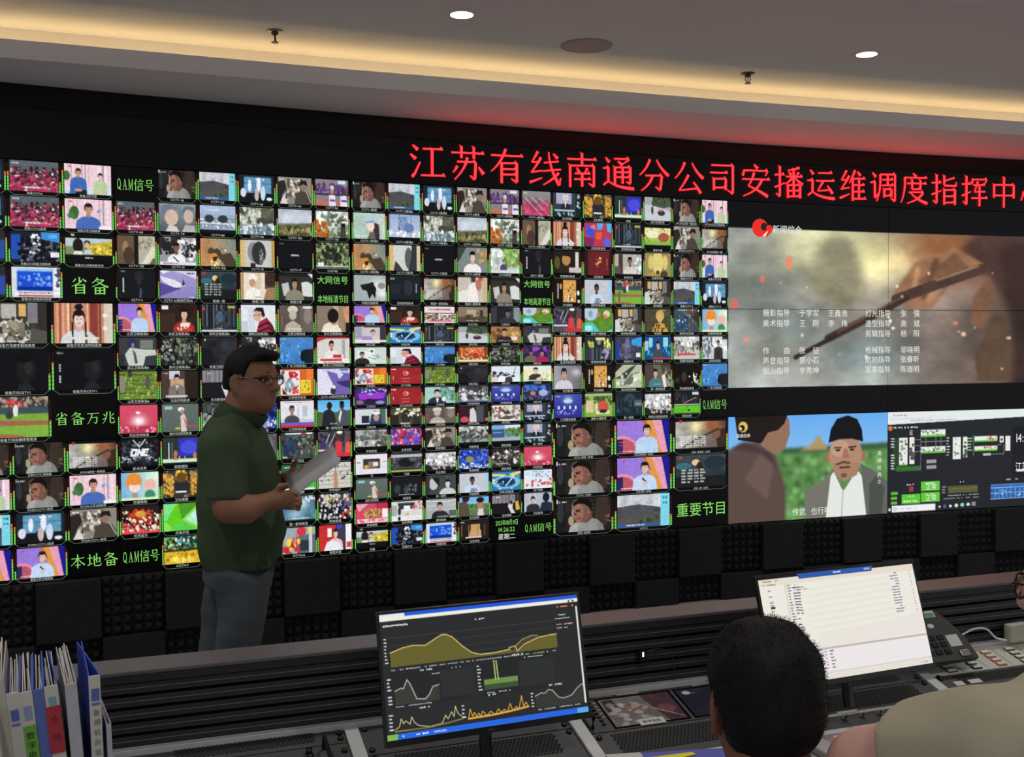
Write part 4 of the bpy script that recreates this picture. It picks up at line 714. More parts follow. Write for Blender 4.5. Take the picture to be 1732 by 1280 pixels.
# ------------------------------------------------------------------ video wall
M_BEZ = mat('lcd_bezel', '050506', 0.4, spec=.25)
M_GREEN = emat('green_letters', '8ee06a', 0.95, sample=False)
M_CAP = emat('caption_letters', 'd8dcd8', 0.8, sample=False)
M_LINE = emat('cell_outline', '8a9a80', 0.75, sample=False)
M_CREDIT = emat('credit_letters', 'eef0ea', 0.95, sample=False)
C_G, C_O, C_R, C_D = [s2l(hx(c)) for c in ('74d058', 'c88044', 'a83c30', '2a1210')]
rs = random.Random(11)
TILES = {
 'A1': (5, 4, 0.875, '''. . stage crowd pinkduo
. . stage crowd pinkman
. . darkguy meeting yellowfld
. . darkguy newsblue =省备''', '''|||省备CCTV6|省备江苏卫视
|||省备CCTV6高清|省备江苏卫视高清
||| 省备GX2凤凰卫视标清|省备GX2凤凰电影标清
||| 省备GX2凤凰资讯标清|'''),
 'A2': (4, 3, 0.885, '''. . crowdhouse hanfu
. . darkface darkface
. . baseball =省备万兆''', '''||省备万兆都市剧场高清|省备万兆生活时尚高清
||省备万兆CETV1|省备万兆CETV1
||省备万兆劲爆体育高清|'''),
 'A3': (5, 4, 0.88, '''. . man man smoke
. . pinkduo man pinkman
. . land stage duo
. . purpleman2 purpleman2 =本地备''', '''|||卫星CCTV-1高清备|IPCDN武进一套高清
|||IPCDN-CCTV-1高清|IPCDN-江苏卫视高清
|||IPCDN-CCTV-3高清|IPCDN-CCTV-4高清
|||备备江苏卫视高清|'''),
 'B1': (6, 4, 0.85, '''=QAM信号 man land stage duo ath
crowd soldiers bld river field garden
interior woman13 croc bwface txt shrub
darkman ski credits nurse driver =大网信号/本地标清节目''', '''|CCTV-1#|CCTV-2#|CCTV-3#|CCTV-4#|CCTV-5#
CCTV-6#|CCTV-7#|CCTV-8#|CCTV-9#|CCTV-10#|CCTV-11#
CCTV-12#|CCTV-13|CCTV-14#|CCTV-15|CCTV-17|CGTN#
CETV-4|CCTV-16奥林匹克4K|南通一套|南通二套|南通三套|'''),
 'B2': (6, 4, 0.85, '''purpleman redscarf bamboo stripe soldier bowman
robe forestdark darkcave woman13 sea report
tea suit tvdark whiteroom redpaint ski2
redsun tennis cafe bluecity newsroom twomen''', '''江苏卫视高清#|北京卫视高清#|深圳卫视高清#|湖南卫视高清#|江西卫视高清|东方卫视高清#
浙江卫视高清#|贵州卫视高清#|安徽卫视高清#|河南卫视高清|广东卫视高清#|黑龙江卫视高清#
山东卫视高清#|法治天地高清|东方影视高清|江苏体育高清|江苏城市高清|CCTV-16奥林匹克高清
风云足球高清|高尔夫网球高清|江苏影视高清|江苏公共高清|江苏新闻高清|第一剧场高清'''),
 'B3': (6, 4, 0.84, '''ONE gym tea bwabs aerial volley
cartoon gold bwabs forestdark greenV shed
festival greenpoly suit sea wave robots
=QAM信号 jungle robe flags flags studiowoman''', '''武术世界|家庭理财|环球旅游|老故事|游戏风云|劲爆体育
动漫秀场|卫生健康|车迷频道|快乐垂钓|天元围棋|中华特产
优优宝贝|先锋乒羽|汽摩频道|茶频道|第一剧场高清|环球奇观
|CGTN-F|CGTN-R|CGTN-E|CGTN-A|电竞天堂'''),
 'C1': (6, 4, 0.85, '''man land stage duo ath crowd2
capgirl snowtree river field garden interior
croc bwscene txt womanface parkgirl darkman
ink darkblue smoke elder driver =大网信号/本地高清节目''', '''CCTV-1高清|CCTV-2高清#|CCTV-3高清#|CCTV-4高清|CCTV-5高清#|CCTV-6高清#
CCTV-7高清#|CCTV-8高清#|CCTV-9高清#|CCTV-10高清#|CCTV-11高清|CCTV-12高清#
CCTV-14高清#|CCTV-15高清|CCTV-17高清|CCTV-16高清|CGTN高清|CETV-1高清
中国交通高清|百姓影视高清|南通一套高清#|南通二套高清|南通三套高清|'''),
 'C2': (6, 6, 0.82, '''purpleman redscarf meeting2 room manhat playland
newsstudio bluewave bamboo road manbrown robe
whiteposter stripe sea city_orange forestdark purplecouple
redpaint redlogo tea darkcave wedding yellowlady
purplestage redlogo mansuit bwstreet bluetech bluefilm
hoodie gate soldier redmask sumi newsanchor''', '''江苏卫视|北京卫视#|黑龙江卫视|东方卫视#|江苏影视|金鹰卡通#
河北卫视|天津卫视|深圳卫视|四川卫视|云南卫视|浙江卫视#
东南卫视#|湖南卫视#|广东卫视#|河南卫视#|贵州卫视#|西藏卫视
江苏城市|辽宁卫视#|山东卫视#|安徽卫视#|青海卫视|好享购物
江苏综艺|辽宁卫视高清|江苏教育|江苏影视频道|江苏靓妆频道|炫动卡通
江西卫视|广西卫视|江西卫视#|内蒙古卫视#|国学频道|文物频道'''),
 'C3': (6, 5, 0.82, '''greyrocks redblue duo greytrees town newsanchor
bookwhite blackhorse snowhill bluelights bwclass redsun
tennis darkgame bwcouple doctor bluewave whiteapp
redshow whitesalon blackcoat oldman tvdark twocoats
yellowfld meeting newsblue castle #2025年08月19日/14:26:22/星期二 =QAM信号''', '''环球奇观|女性时尚|家庭理财|书画频道|靓妆频道|第一财经
书|汽摩|风云音乐|休闲购物|靓妆频道|风云足球
高尔夫网球|新视觉|第一剧场|怀旧剧场|天津卫视高清|央广购物
家有购物|快乐购物|都市剧场|东方影视|法治频道|风云剧场
凤凰|凤凰中文|凤凰资讯|法治天地||'''),
 'D1': (6, 4, 0.85, '''newsanchor gold gym road man pinkduo
hanfu redbluepoly bamboo cartoonpot duo smoke
manamber redbook nurse2 yellowdoll man pinkduo
goboard doctor baseball crowdhouse land stage''', '''东方财经|卫生健康|戏曲|四川卫视高清|IPCDN卫视一套高清|IPCDN江苏卫视高清
生活时尚|文物宝库高清|武侠剧场高清|嘉佳卡通|IPCDN-CCTV-4|IPCDN武进一套
军事题材高清|证券高清|女性时尚|动漫秀场4K|备备CCTV-1|备备江苏卫视
天元围棋|国学频道高清|劲爆体育高清|都市剧场|备备CCTV-2|备备CCTV-3'''),
 'D2': (6, 4, 0.84, '''volley playland crowdhouse goldlady map cartoon
hanfu robots2 bluemeet anchorman shop streetman
manportrait goboard jade qipao darkcave2 sea
bluetech redcar darkblue2 snowhill snooker =QAM信号''', '''劲爆体育高清|金鹰卡通高清|都市剧场高清|老故事|游戏风云高清|动漫秀场高清
生活时尚高清|哈哈炫动高清|凤凰中文|世界地理|劲爆时尚高清|全纪实高清
东方影视|天元围棋|每日影院高清|第一剧场高清|风云剧场高清|广东卫视高清
江苏靓妆高清|嘉佳卡通高清|第一财经|央视文化精品高清|央视台球|'''),
 'D3': (3, 3, 0.9, '''man purpleman smoke
man purpleman2 credits
man land =重要节目''', '''CCTV-1高清（主用）|江苏卫视高清（主用）|武进一套高清（主用）
CCTV-1（主用）|江苏卫视（主用）|武进一套（主用）
南通一套高清|CCTV-2|'''),
}
SIGN = '江苏有线南通分公司安播运维调度指挥中心'
STROKES = {
'江': 'D10,10,24,22 D4,34,18,46 L9,4,8,94,16,84,30,54 H38,18,92 V63,18,86 H32,88,98',
'苏': 'H4,22,96 V32,6,36 V67,6,36 H20,46,72 L8,8,72,46,70,86,68,92 L7,3,68,92,56,82 P48,34,44,64,12,95 P20,58,15,68,8,76 D80,58,94,76',
'有': 'H4,22,96 P46,4,32,44,4,66 V34,42,97 H34,42,78 V78,42,92 L8,3,78,93,62,84 H34,58,78 H34,73,78',
'线': 'P28,4,18,22,10,34 L4,5,10,34,34,32 P37,20,24,44,8,62 L5,4,8,62,40,56 L8,3,4,90,40,76 L4,5,46,34,90,28 L4,5,42,57,97,50 N60,4,64,54,92,94 L4,6,96,74,92,94 P90,60,72,80,44,95 D74,8,87,20',
'南': 'H6,18,94 V50,2,36 V14,36,97 H14,36,86 V86,36,92 L8,3,86,93,70,84 D34,42,41,55 P66,42,62,50,57,57 H28,58,74 H26,74,76 V50,58,94',
'通': 'D10,8,21,21 H2,38,20 V18,38,74 L6,5,3,86,18,74 N18,74,40,92,98,93 H36,10,82 L5,3,82,12,62,24 D48,17,62,28 V38,34,82 H38,34,86 V86,34,78 L7,3,86,80,74,74 H38,48,86 H38,62,86 V62,34,80',
'分': 'P36,6,28,32,4,52 N58,6,70,32,96,50 H22,52,74 L8,8,74,52,70,88,66,92 L7,3,68,93,54,84 P44,52,38,78,8,97',
'公': 'P36,8,28,34,4,56 N60,8,72,34,97,52 P48,44,34,72,18,88 L4,5,18,90,78,82 N64,64,76,76,88,96',
'司': 'H12,10,84 V84,10,90 L8,3,84,92,66,82 H8,32,66 V20,50,84 H20,50,60 V60,50,82 H20,76,60',
'安': 'D44,2,56,13 H10,20,90 L7,8,11,20,6,36 L6,3,90,20,82,34 P44,26,36,54,24,66 N24,66,60,78,90,96 P70,46,58,80,8,97 H4,46,96',
'播': 'H2,28,34 V19,4,92 L8,3,19,93,6,84 L6,3,2,66,36,52 P86,4,66,11,46,14 D50,18,58,28 P84,18,80,24,75,29 H40,32,96 V66,10,56 P62,34,54,46,38,55 N70,34,82,48,97,55 V46,58,97 H46,58,88 V88,58,97 H46,75,88 H46,92,88 V66,58,92',
'运': 'D12,8,23,21 H2,40,22 V20,40,74 L6,5,4,86,20,74 N20,74,42,92,98,93 H40,16,88 H32,40,96 P58,40,48,56,38,70 L4,5,38,72,86,66 D72,54,90,78',
'维': 'P28,4,18,22,10,34 L4,5,10,34,34,32 P37,20,24,44,8,62 L5,4,8,62,38,56 L8,3,4,90,38,76 P58,2,50,22,38,42 V50,26,97 H50,28,94 H50,48,92 H50,68,92 H50,90,97 V72,28,90 D66,6,77,18',
'调': 'D10,6,21,19 H2,36,20 V18,36,82 L8,3,18,84,34,68 P38,10,40,64,24,95 H38,10,92 V92,10,90 L8,3,92,92,76,84 H46,26,84 V65,14,44 H44,44,86 V52,56,82 H52,56,78 V78,56,80 H52,76,78',
'度': 'D46,2,57,13 H14,16,96 P16,16,18,62,2,95 H24,34,94 V42,24,52 V72,24,52 H42,52,72 H30,62,82 P82,62,66,86,24,97 N36,64,60,86,97,96',
'指': 'H2,28,36 V20,4,92 L8,3,20,93,6,84 L6,3,2,66,38,52 V48,6,34 L6,4,86,10,48,22 L6,6,48,36,92,36 L3,6,93,24,91,37 V48,48,97 H48,50,88 V88,50,97 H48,70,88 H48,90,88',
'挥': 'H2,28,34 V19,4,92 L8,3,19,93,6,84 L6,3,2,66,36,52 L7,7,43,10,39,28 H42,12,96 L6,3,96,12,87,28 H46,30,88 P62,18,56,36,49,50 L4,5,49,52,90,50 H38,72,98 V68,36,98',
'中': 'V12,26,68 H12,26,88 V88,26,68 H12,60,88 V50,2,99',
'省': 'V50,2,30 P30,10,24,20,14,30 D66,10,86,26 P62,20,44,42,8,54 V30,46,97 H30,46,76 V76,46,97 H30,62,76 H30,76,76 H30,92,76',
'备': 'P40,2,28,20,8,34 L5,6,36,14,72,14 P72,14,52,38,8,54 N32,20,58,42,97,56 V26,60,98 H26,60,76 V76,60,98 V50,60,94 H26,76,76 H26,94,76',
'万': 'H8,16,92 P42,16,38,60,10,95 H38,46,78 L8,8,78,46,74,84,68,92 L7,3,68,92,54,82',
'兆': 'P38,6,38,66,8,95 V62,6,84 L7,7,62,84,66,90,90,90 L7,3,90,90,94,72 D14,22,27,36 L6,5,8,64,32,52 P88,18,80,30,70,38 D70,50,90,62',
'本': 'H8,28,92 V50,2,98 P46,30,34,58,4,78 N54,30,68,58,97,76 H32,76,68',
'地': 'H4,34,38 V20,8,78 L7,4,4,86,38,70 L6,5,42,48,90,34 V66,4,70 V50,20,84 L7,7,50,84,56,90,92,90 L6,3,92,90,95,70 L7,7,88,36,87,64 L6,3,87,65,76,60',
'信': 'P26,2,20,26,4,46 V20,30,98 D58,2,70,13 H34,20,97 H42,36,88 H42,50,88 V42,64,98 H42,66,84 V84,64,98 H42,92,84',
'号': 'V28,8,36 H28,8,72 V72,8,36 H28,34,72 H6,50,94 L6,7,40,52,34,66 H34,66,74 L7,7,74,66,70,90,62,96 L6,3,62,96,48,88',
'Q': 'L9,9,50,8,34,16,26,34,24,50,26,66,34,82,50,90,66,82,74,66,76,50,74,34,66,16,50,8 L7,9,46,70,60,84,80,98',
'A': 'L5,5,50,8,24,92 L11,11,50,8,76,92 L5,5,33,62,67,62 L5,5,14,92,36,92 L5,5,62,92,90,92',
'M': 'L6,6,20,10,20,92 L11,11,22,10,50,88 L5,5,50,88,78,10 L11,11,80,10,80,92 L5,5,10,10,26,10 L5,5,72,10,92,10 L5,5,10,92,30,92 L5,5,70,92,92,92',
'心': 'P15,44,12,58,4,74 L8,8,30,34,32,78,38,86 L8,7,38,87,72,87 L7,3,74,88,74,66 D44,18,60,38 D76,32,93,58'}
def glyph_song(ch, wt=.84, flat=False):
    """brush-like sign character: thin horizontals, thick verticals, tapered sweeps"""
    vs, fs = [], []
    def ribbon(p, w0, w1):
        w0, w1 = w0*wt, w1*wt
        p = [np.array(q, float) for q in p]
        n = len(p)
        o = len(vs)
        for i in range(n):
            t = p[min(i+1, n-1)]-p[max(i-1, 0)]
            t = t/(np.hypot(*t)+1e-9)
            nn = np.array([-t[1], t[0]])*(w0+(w1-w0)*i/(n-1))/2
            vs.append(p[i]+nn); vs.append(p[i]-nn)
        for i in range(n-1):
            fs.append((o+2*i, o+2*i+1, o+2*i+3, o+2*i+2))
    def bez(a, b, c, n=9):
        return [(1-t)**2*np.array(a)+2*t*(1-t)*np.array(b)+t*t*np.array(c) for t in np.linspace(0, 1, n)]
    for st in STROKES[ch].split():
        k, q = st[0], [float(x) for x in st[1:].split(',')]
        if k == 'H':
            x0, y, x1 = q
            ribbon([(x0, y+.6), (x1, y-1.2)], 5.0, 5.0)
            o = len(vs)
            vs.extend(np.array(z) for z in ((x1-11, y), (x1-4, y-8), (x1+1.5, y+1.4)))
            fs.append((o, o+1, o+2))
        elif k == 'V':
            x, y0, y1 = q
            ribbon([(x, y0-1.5), (x, y1)], 8.2, 7.6)
            o = len(vs)
            vs.extend(np.array(z) for z in ((x-4, y0-1.5), (x-6.5, y0-5), (x+4, y0+2)))
            fs.append((o, o+1, o+2))
        elif k == 'P':
            ribbon(bez(q[:2], q[2:4], q[4:]), 8.6, 3)
        elif k == 'N':
            ribbon(bez(q[:2], q[2:4], q[4:]), 3.5, 10.5)
        elif k == 'D':
            ribbon([q[:2], ((q[0]+q[2])/2, (q[1]+q[3])/2), q[2:]], 4, 11)
        else:
            p = [(q[i], q[i+1]) for i in range(2, len(q), 2)]
            ribbon(p, q[0], q[1])
    return np.array(vs), fs
CREDITS = [(0.022, '摄影指导', '于学军', '王鑫浩', '灯光指导', '张  强'), (0.090, '美术指导', '王  刚', '李  伟', '造型指导', '高  斌'), (0.157, '', '', '', '剪辑指导', '杨  阳'),
           (0.266, '作    曲', '张  征', '', '枪械指导', '邬晓明'), (0.330, '声音指导', '郭小石', '', '航拍指导', '张睿昕'), (0.397, '烟火指导', '李秀坤', '', '军事指导', '陈瑞明')]
prime(''.join(v_[3] + v_[4] for v_ in TILES.values()) + SIGN + ''.join(''.join(c[1:]) for c in CREDITS) + '新闻综合传武也行啊闯关东12南通经典0123456789:江苏有线正常FEELWORLDHPa-数字电视备用机房值班记录东区合同ABCDEGIJKMNQRSTUXYZbcdefghijklmnopqrstuvwxyz')
WHERE = {'A': 'leftmost wall column', 'B': 'second column from left', 'C': 'third column from left', 'D': 'fourth column from left', 'E': 'fifth column from left', 'F': 'rightmost column'}
ROWN = {1: 'top row', 2: 'middle row', 3: 'bottom row'}
WHAT = {'A1': 'thumbnails of a red crowd and pink studio', 'A2': 'baseball and dark faces', 'A3': 'man in grey shirt and purple stage', 'B1': 'small channel pictures', 'B2': 'small channel pictures', 'B3': 'small channel pictures',
        'C1': 'four rows of channel pictures', 'C2': 'six rows of tiny channel pictures', 'C3': 'five rows of channel pictures and date', 'D1': 'channel pictures below the red sign', 'D2': 'channel pictures and snooker', 'D3': 'large pictures of man in grey shirt'}
def sheet_at(i, z, d=0.0):
    """frame at the left lower corner of wall column i (local +x along the wall, -y to the room)"""
    a = math.atan2(WJ[i+1][1]-WJ[i][1], WJ[i+1][0]-WJ[i][0])
    return Matrix.Translation((WJ[i][0], WJ[i][1], z)) @ Matrix.Rotation(a, 4, 'Z')
PCACHE = {}
def tile(t, x0, z0, cw, ch, key, cap, frac, small):
    mx, top = cw*0.055, ch*0.02
    px0, px1, pz1, pz0 = x0+mx, x0+cw-mx, z0+ch-top, z0+ch*(1-frac)
    res = (44, 30) if small else ((60, 41) if cw < 0.22 else ((56, 38) if cw < 0.3 else ((64, 44) if cw < 0.38 else (80, 52))))
    k = (key, res, round(cw, 3), round(ch, 3), frac)
    if k not in PCACHE:
        PCACHE[k] = grid_mesh('channel_picture', picture(key, *res), 0, 0, px1-px0, pz1-pz0)
    o = link_mesh('channel_picture', PCACHE[k], t, (px0, -0.0012, pz0))
    ph = pz1-pz0
    for s in (0, 1):
        xa = -mx*.84 if s == 0 else (px1-px0)+mx*.22
        xb = xa+mx*.52
        if rs.random() < .07:
            continue
        g = .25+.45*rs.random(); oo = g+.22*rs.random()
        q = [(xa, 0, xb, ph*g, 0, C_G), (xa, ph*g, xb, ph*oo, 0, C_O), (xa, ph*oo, xb, ph*.92, 0, C_D)]
        for j in range(int(6*oo)+2):
            q.append((xa, ph*(j+.75)/10, xb, ph*(j+.87)/10, -0.0002, C_D))
        link_mesh('level_meter', tri_mesh('level_meter', q), o)
    y1 = -ch*(1-frac)*.86
    wd = 0.0016 if not small else 0.0014
    pts = [(-mx*.5, 0), (cw*.06, y1), (cw*.94-2*mx, y1), (px1-px0+mx*.5, 0)]
    b = MB()
    for (ax, az), (bx, bz) in zip(pts[:-1], pts[1:]):
        n = Vector((-(bz-az), bx-ax)).normalized()*wd/2
        b.add([(ax-n.x, -.0004, az-n.y), (bx-n.x, -.0004, bz-n.y), (bx+n.x, -.0004, bz+n.y), (ax+n.x, -.0004, az+n.y)], [(0, 1, 2, 3)])
    b.build('cell_outline', M_LINE, o)
    cap = (cap or '').strip()
    if cap:
        sz = ch*(1-frac)*.62
        wmax = cw*.74
        sx = min(1.0, wmax/(sz*max(1, sum(1 if ord(c) > 0x2e80 else .62 for c in cap))))
        text_obj('caption', cap, sz, M_CAP, o, (px1-px0)/2, -.0006, y1*.47, sx)
def title_cell(t, x0, z0, cw, ch, text, small_white_last=False):
    ls = text.split('/')
    n = len(ls)
    for i, s in enumerate(ls):
        wch = sum(1 if ord(c) > 0x2e80 else .7 for c in s)
        if n == 1:
            size = min(cw*.9/wch, ch*.52)
            sx = 1.0
            if 'QAM' in s:
                size, sx = ch*.36, cw*.88/(wch*ch*.36)
        else:
            size = ch*.27
            sx = min(1.0, cw*.86/(wch*size))
        if n == 1 and all(c in STROKES for c in s):
            lat = 'QAM' in s
            sz = ch*.36 if lat else min(cw*.92/len(s)*.94, ch*.5)
            adv = [sz*.56 if c in 'QAM' else sz*(1.0 if lat else 1.1) for c in s]
            k_ = min(1.0, cw*.90/sum(adv)) if lat else 1.0
            xx = x0+cw/2-sum(adv)*k_/2
            vs, fs = [], []
            for c, a_ in zip(s, adv):
                gv, gf = glyph_song(c, .95)
                n0 = len(vs)
                wx = a_*.98 if c in 'QAM' else sz
                for j, p in enumerate(gv):
                    vs.append((xx+a_*k_/2+(p[0]/100-.5)*wx*k_, -.0015-.00002*j, z0+ch*.48+(.5-p[1]/100)*sz))
                fs += [tuple(i_+n0 for i_ in f_) for f_ in gf]
                xx += a_*k_
            mesh_obj('title_text', vs, fs, M_GREEN, t)
            continue
        zc = z0+ch*.48 if n == 1 else z0+ch*(.80-.6*i/(n-1))
        text_obj('title_text', s, size, M_CREDIT if (n == 3 and i == 2) else M_GREEN, t, x0+cw/2, -0.0015, zc, sx)
big = picture('bigsmoke', 440, 312)
gap = 0.0018
for ci, cn in enumerate('ABCDEF'):
    for rn in (1, 2, 3):
        kk = cn+str(rn)
        zb = PTOP-PH*rn
        if cn in 'ABCD':
            lab = 'display with %s, %s, %s' % (WHAT[kk], WHERE[cn], ROWN[rn])
        else:
            lab = {'E1': 'video wall display with yellow smoke and red channel logo', 'E2': 'video wall display with rifle barrel and left half of white credits', 'E3': 'video wall display showing an old man in black cap before green field',
                   'F1': 'video wall display with orange smoke and brown sleeve, upper right', 'F2': 'video wall display with dark soldier and right names of the credits', 'F3': 'video wall display showing a browser page with white and green diagram'}[kk]
        t = thing('video_wall_display', lab, 'display', sheet_at(ci, zb), 'displays of the curved video wall')
        MB().box(gap, 0, gap, PW-gap, 0.06, PH-gap).build('housing', M_BEZ, t)
        if kk == 'E3':
            link_mesh('picture', grid_mesh('picture', picture('bigold', 240, 135), gap, gap, PW-gap, PH-gap), t, (0, -.001, 0))
            text_obj('subtitle', '传武  也行啊', 0.052, M_CREDIT, t, 0.62, -.0025, 0.05)
            for j, ch_ in enumerate(['南', '通', '经', '典', '12']):
                text_obj('side_text', ch_, 0.034, M_CREDIT, t, PW*.945, -.0025, PH*(.60-.07*j))
            text_obj('logo_text', '南通经典', 0.026, M_CREDIT, t, PW*.09, -.0025, PH*.82)
        elif kk == 'F3':
            link_mesh('picture', grid_mesh('picture', picture('gui', 300, 169), gap, gap, PW-gap, PH-gap), t, (0, -.001, 0))
            text_obj('clock_text', '14:28', 0.085, M_CREDIT, t, PW*.92, -.0025, PH*.70, .8)
            text_obj('company_text', '江苏有线', 0.07, M_CREDIT, t, PW*.95, -.0025, PH*.405, .8)
            text_obj('number_text', '18', 0.05, emat('red_digits', 'e04040', 1.0, False), t, PW*.155, -.0025, PH*.23)
            text_obj('status_text', '正常', 0.045, M_CREDIT, t, PW*.285, -.0025, PH*.245)
            text_obj('status_text', '正常', 0.045, M_CREDIT, t, PW*.285, -.0025, PH*.135)
        elif cn in 'EF':
            a = big[(rn-1)*156:rn*156, (ci-4)*220:(ci-3)*220]
            link_mesh('picture', grid_mesh('picture', a, gap, gap, PW-gap, PH-gap), t, (0, -.001, 0))
            if rn == 2:
                for dz, a1, a2, a3, a4, a5 in CREDITS:
                    z = PH-dz
                    if cn == 'E':
                        for x, s in ((.2526, a1), (.526, a2), (.745, a3), (1.037, a4)):
                            for j, q in enumerate(s.split()):
                                text_obj('credit_text', q, .050, M_CREDIT, t, x+(.158 if x == .2526 else .102)*j, -.0025, z, 1.0, .02, 'L')
                    else:
                        for j, q in enumerate(a5.split()):
                            text_obj('credit_text', q, .050, M_CREDIT, t, .10+.102*j, -.0025, z, 1.0, .02, 'L')
            if kk == 'E1':
                text_obj('channel_name', '新闻综合', .060, M_CREDIT, t, .325, -.0025, PH-.172, .92, 0, 'L')
                lg = MB()
                red = emat('logo_red', 'e8281c', 1.0, False)
                cx, cz, rr = .232, PH-.165, .058
                def disc(b, x, z, r, y, a0=0, a1=360):
                    n = 32
                    p = [(x+r*math.cos(R(a0+(a1-a0)*k/n)), y, z+r*math.sin(R(a0+(a1-a0)*k/n))) for k in range(n)]
                    return b.add(p, [tuple(range(n))])
                disc(lg, cx, cz, rr, -.0016)
                lg.add([(cx+.01, -.0016, cz-.04), (cx+.05, -.0016, cz-.058), (cx+.09, -.0016, cz-.02), (cx+.06, -.0016, cz+.01)], [(0, 1, 2, 3)])
                disc(lg, cx+.067, cz-.003, .023, -.0023)
                lg.build('channel_logo', red, t)
                disc(MB(), cx+.031, cz+.008, .025, -.0020).build('logo_notch', emat('logo_black', '181412', 1.0, False), t)
                b = MB()
                b.add([(cx+.018, -.0026, cz-.050), (cx+.050, -.0026, cz-.022), (cx+.058, -.0026, cz-.020), (cx+.040, -.0026, cz-.052)], [(0, 1, 2, 3)])
                b.build('logo_tail', M_CREDIT, t)
        else:
            nc, nr, frac, keys, caps = TILES[kk]
            cw, ch = PW/nc, PH/nr
            caps = [c.split('|') for c in caps.split('\n')]
            for r_, row in enumerate(keys.split('\n')):
                for c_, key in enumerate(row.split()):
                    if key == '.':
                        continue
                    x0, z0 = c_*cw, PH-(r_+1)*ch
                    if key[0] in '=#':
                        title_cell(t, x0, z0, cw, ch, key[1:])
                    else:
                        tile(t, x0, z0, cw, ch, key, caps[r_][c_] if c_ < len(caps[r_]) else '', frac, nr >= 5)
# ------------------------------------------------------------------ red LED lettering above the displays
M_LED = emat('red_led', '', 1.0, True, raw=(10.0, 0.06, 0.085))
M_LEDB = mat('led_panel_black', '09080a', 0.4, spec=.25, var=0.2, scale=80)
sg = thing('led_sign', 'long black sign board with red glowing characters above the video wall', 'sign')
band('sign_board', offset_line(WALL, 0.004), offset_line(WALL, -0.07), PTOP+0.002, 2.775, M_LEDB, sg)
STARTS = [693, 762, 826, 890, 956, 1016, 1076, 1135, 1193, 1249, 1304, 1358, 1412, 1464, 1515, 1567, 1617, 1669, 1717]
S0 = 2*PW + 0.335
PITCHC = 0.2436
for i, ch_ in enumerate(SIGN):
    s = S0 + i*PITCHC + 0.105
    k = min(int(s / PW), 5)
    vs, fs_c = glyph_song(ch_)
    sz = 0.212
    x = s - k*PW
    pts = [((p[0]/100-.5)*sz*1.02 + x, -0.0085 - 0.00003*j, PTOP + 0.026 + (1-p[1]/100)*sz) for j, p in enumerate(vs)]
    o = mesh_obj('sign_character', pts, fs_c, M_LED, sg)
    if k < 5 and x + sz*.5 > PW:
        a0 = math.atan2(WJ[k+1][1]-WJ[k][1], WJ[k+1][0]-WJ[k][0])
    o.matrix_world = sheet_at(k, 0)
# ------------------------------------------------------------------ acoustic foam below the displays
M_FOAM = mat('charcoal_foam', '2a2a2c', 0.95, spec=0.2, var=0.3, scale=40, bump=0.4, bscale=500)
def along(s):
    """point and heading at arc length s from the joint between the first two display columns"""
    k = int(math.floor(s/PW)) + 1
    k = min(max(k, 0), len(WJ)-2)
    a = math.atan2(WJ[k+1][1]-WJ[k][1], WJ[k+1][0]-WJ[k][0])
    q = s-(k-1)*PW
    return (WJ[k][0]+q*math.cos(a), WJ[k][1]+q*math.sin(a)), a
ZB = PTOP-3*PH
FW = 0.305
FZ = [(ZB-0.30, ZB-0.004), (0.002, ZB-0.304)]
def pyramid_mesh(h):
    n, m = 6, max(2, round(h/0.05))
    v, f = [], []
    for j in range(m):
        for i in range(n):
            x0, x1 = -FW/2+FW*i/n, -FW/2+FW*(i+1)/n
            z0, z1 = h*j/m, h*(j+1)/m
            o = len(v)
            v += [(x0, -.012, z0), (x1, -.012, z0), (x1, -.012, z1), (x0, -.012, z1), ((x0+x1)/2, -.05, (z0+z1)/2)]
            f += [(o, o+1, o+4), (o+1, o+2, o+4), (o+2, o+3, o+4), (o+3, o, o+4)]
    bm = bmesh.new()
    for p in v: bm.verts.new(p)
    bm.verts.ensure_lookup_table()
    for q in f: bm.faces.new([bm.verts[i] for i in q])
    o = [bm.verts.new(p) for p in ((-FW/2, -.012, 0), (FW/2, -.012, 0), (FW/2, -.012, h), (-FW/2, -.012, h), (-FW/2, .02, 0), (FW/2, .02, 0), (FW/2, .02, h), (-FW/2, .02, h))]
    for q in ((0, 1, 5, 4), (1, 2, 6, 5), (2, 3, 7, 6), (3, 0, 4, 7), (4, 5, 6, 7)):
        bm.faces.new([o[i] for i in q])
    bmesh.ops.remove_doubles(bm, verts=bm.verts, dist=1e-5)
    me = bpy.data.meshes.new('acoustic_foam')
    bm.to_mesh(me); bm.free()
    me.materials.append(M_FOAM)
    return me
def flat_mesh(h):
    b = MB().box(-FW/2+.0035, -.062, .001, FW/2-.0035, .02, h-.001, bev=.004)
    me = bpy.data.meshes.new('acoustic_foam')
    me.from_pydata(b.v, [], b.f)
    me.materials.append(M_FOAM)
    return me
FM = {(r_, k): (pyramid_mesh if k else flat_mesh)(FZ[r_][1]-FZ[r_][0]) for r_ in (0, 1) for k in (0, 1)}
K0, K1 = -3, 22
cnt = {}
for r_ in (0, 1):
    for k in range(K0, K1):
        p, a = along(-.094+FW*(k+.5))
        pyr = (k % 2 == 0) == (r_ == 0)
        key = (r_, pyr)
        cnt[key] = cnt.get(key, 0)+1
        o = bpy.data.objects.new('acoustic_foam_tile', FM[(r_, int(pyr))])
        COL.objects.link(o)
        o.matrix_world = frame((p[0], p[1], FZ[r_][0]), a)
        tag(o, 'black %s foam tile, %s row under displays, %s of its kind from left' % ('pyramid' if pyr else 'flat', ('upper', 'lower')[r_], ORD[cnt[key]-1]), 'acoustic foam', 'acoustic foam tiles below the video wall')
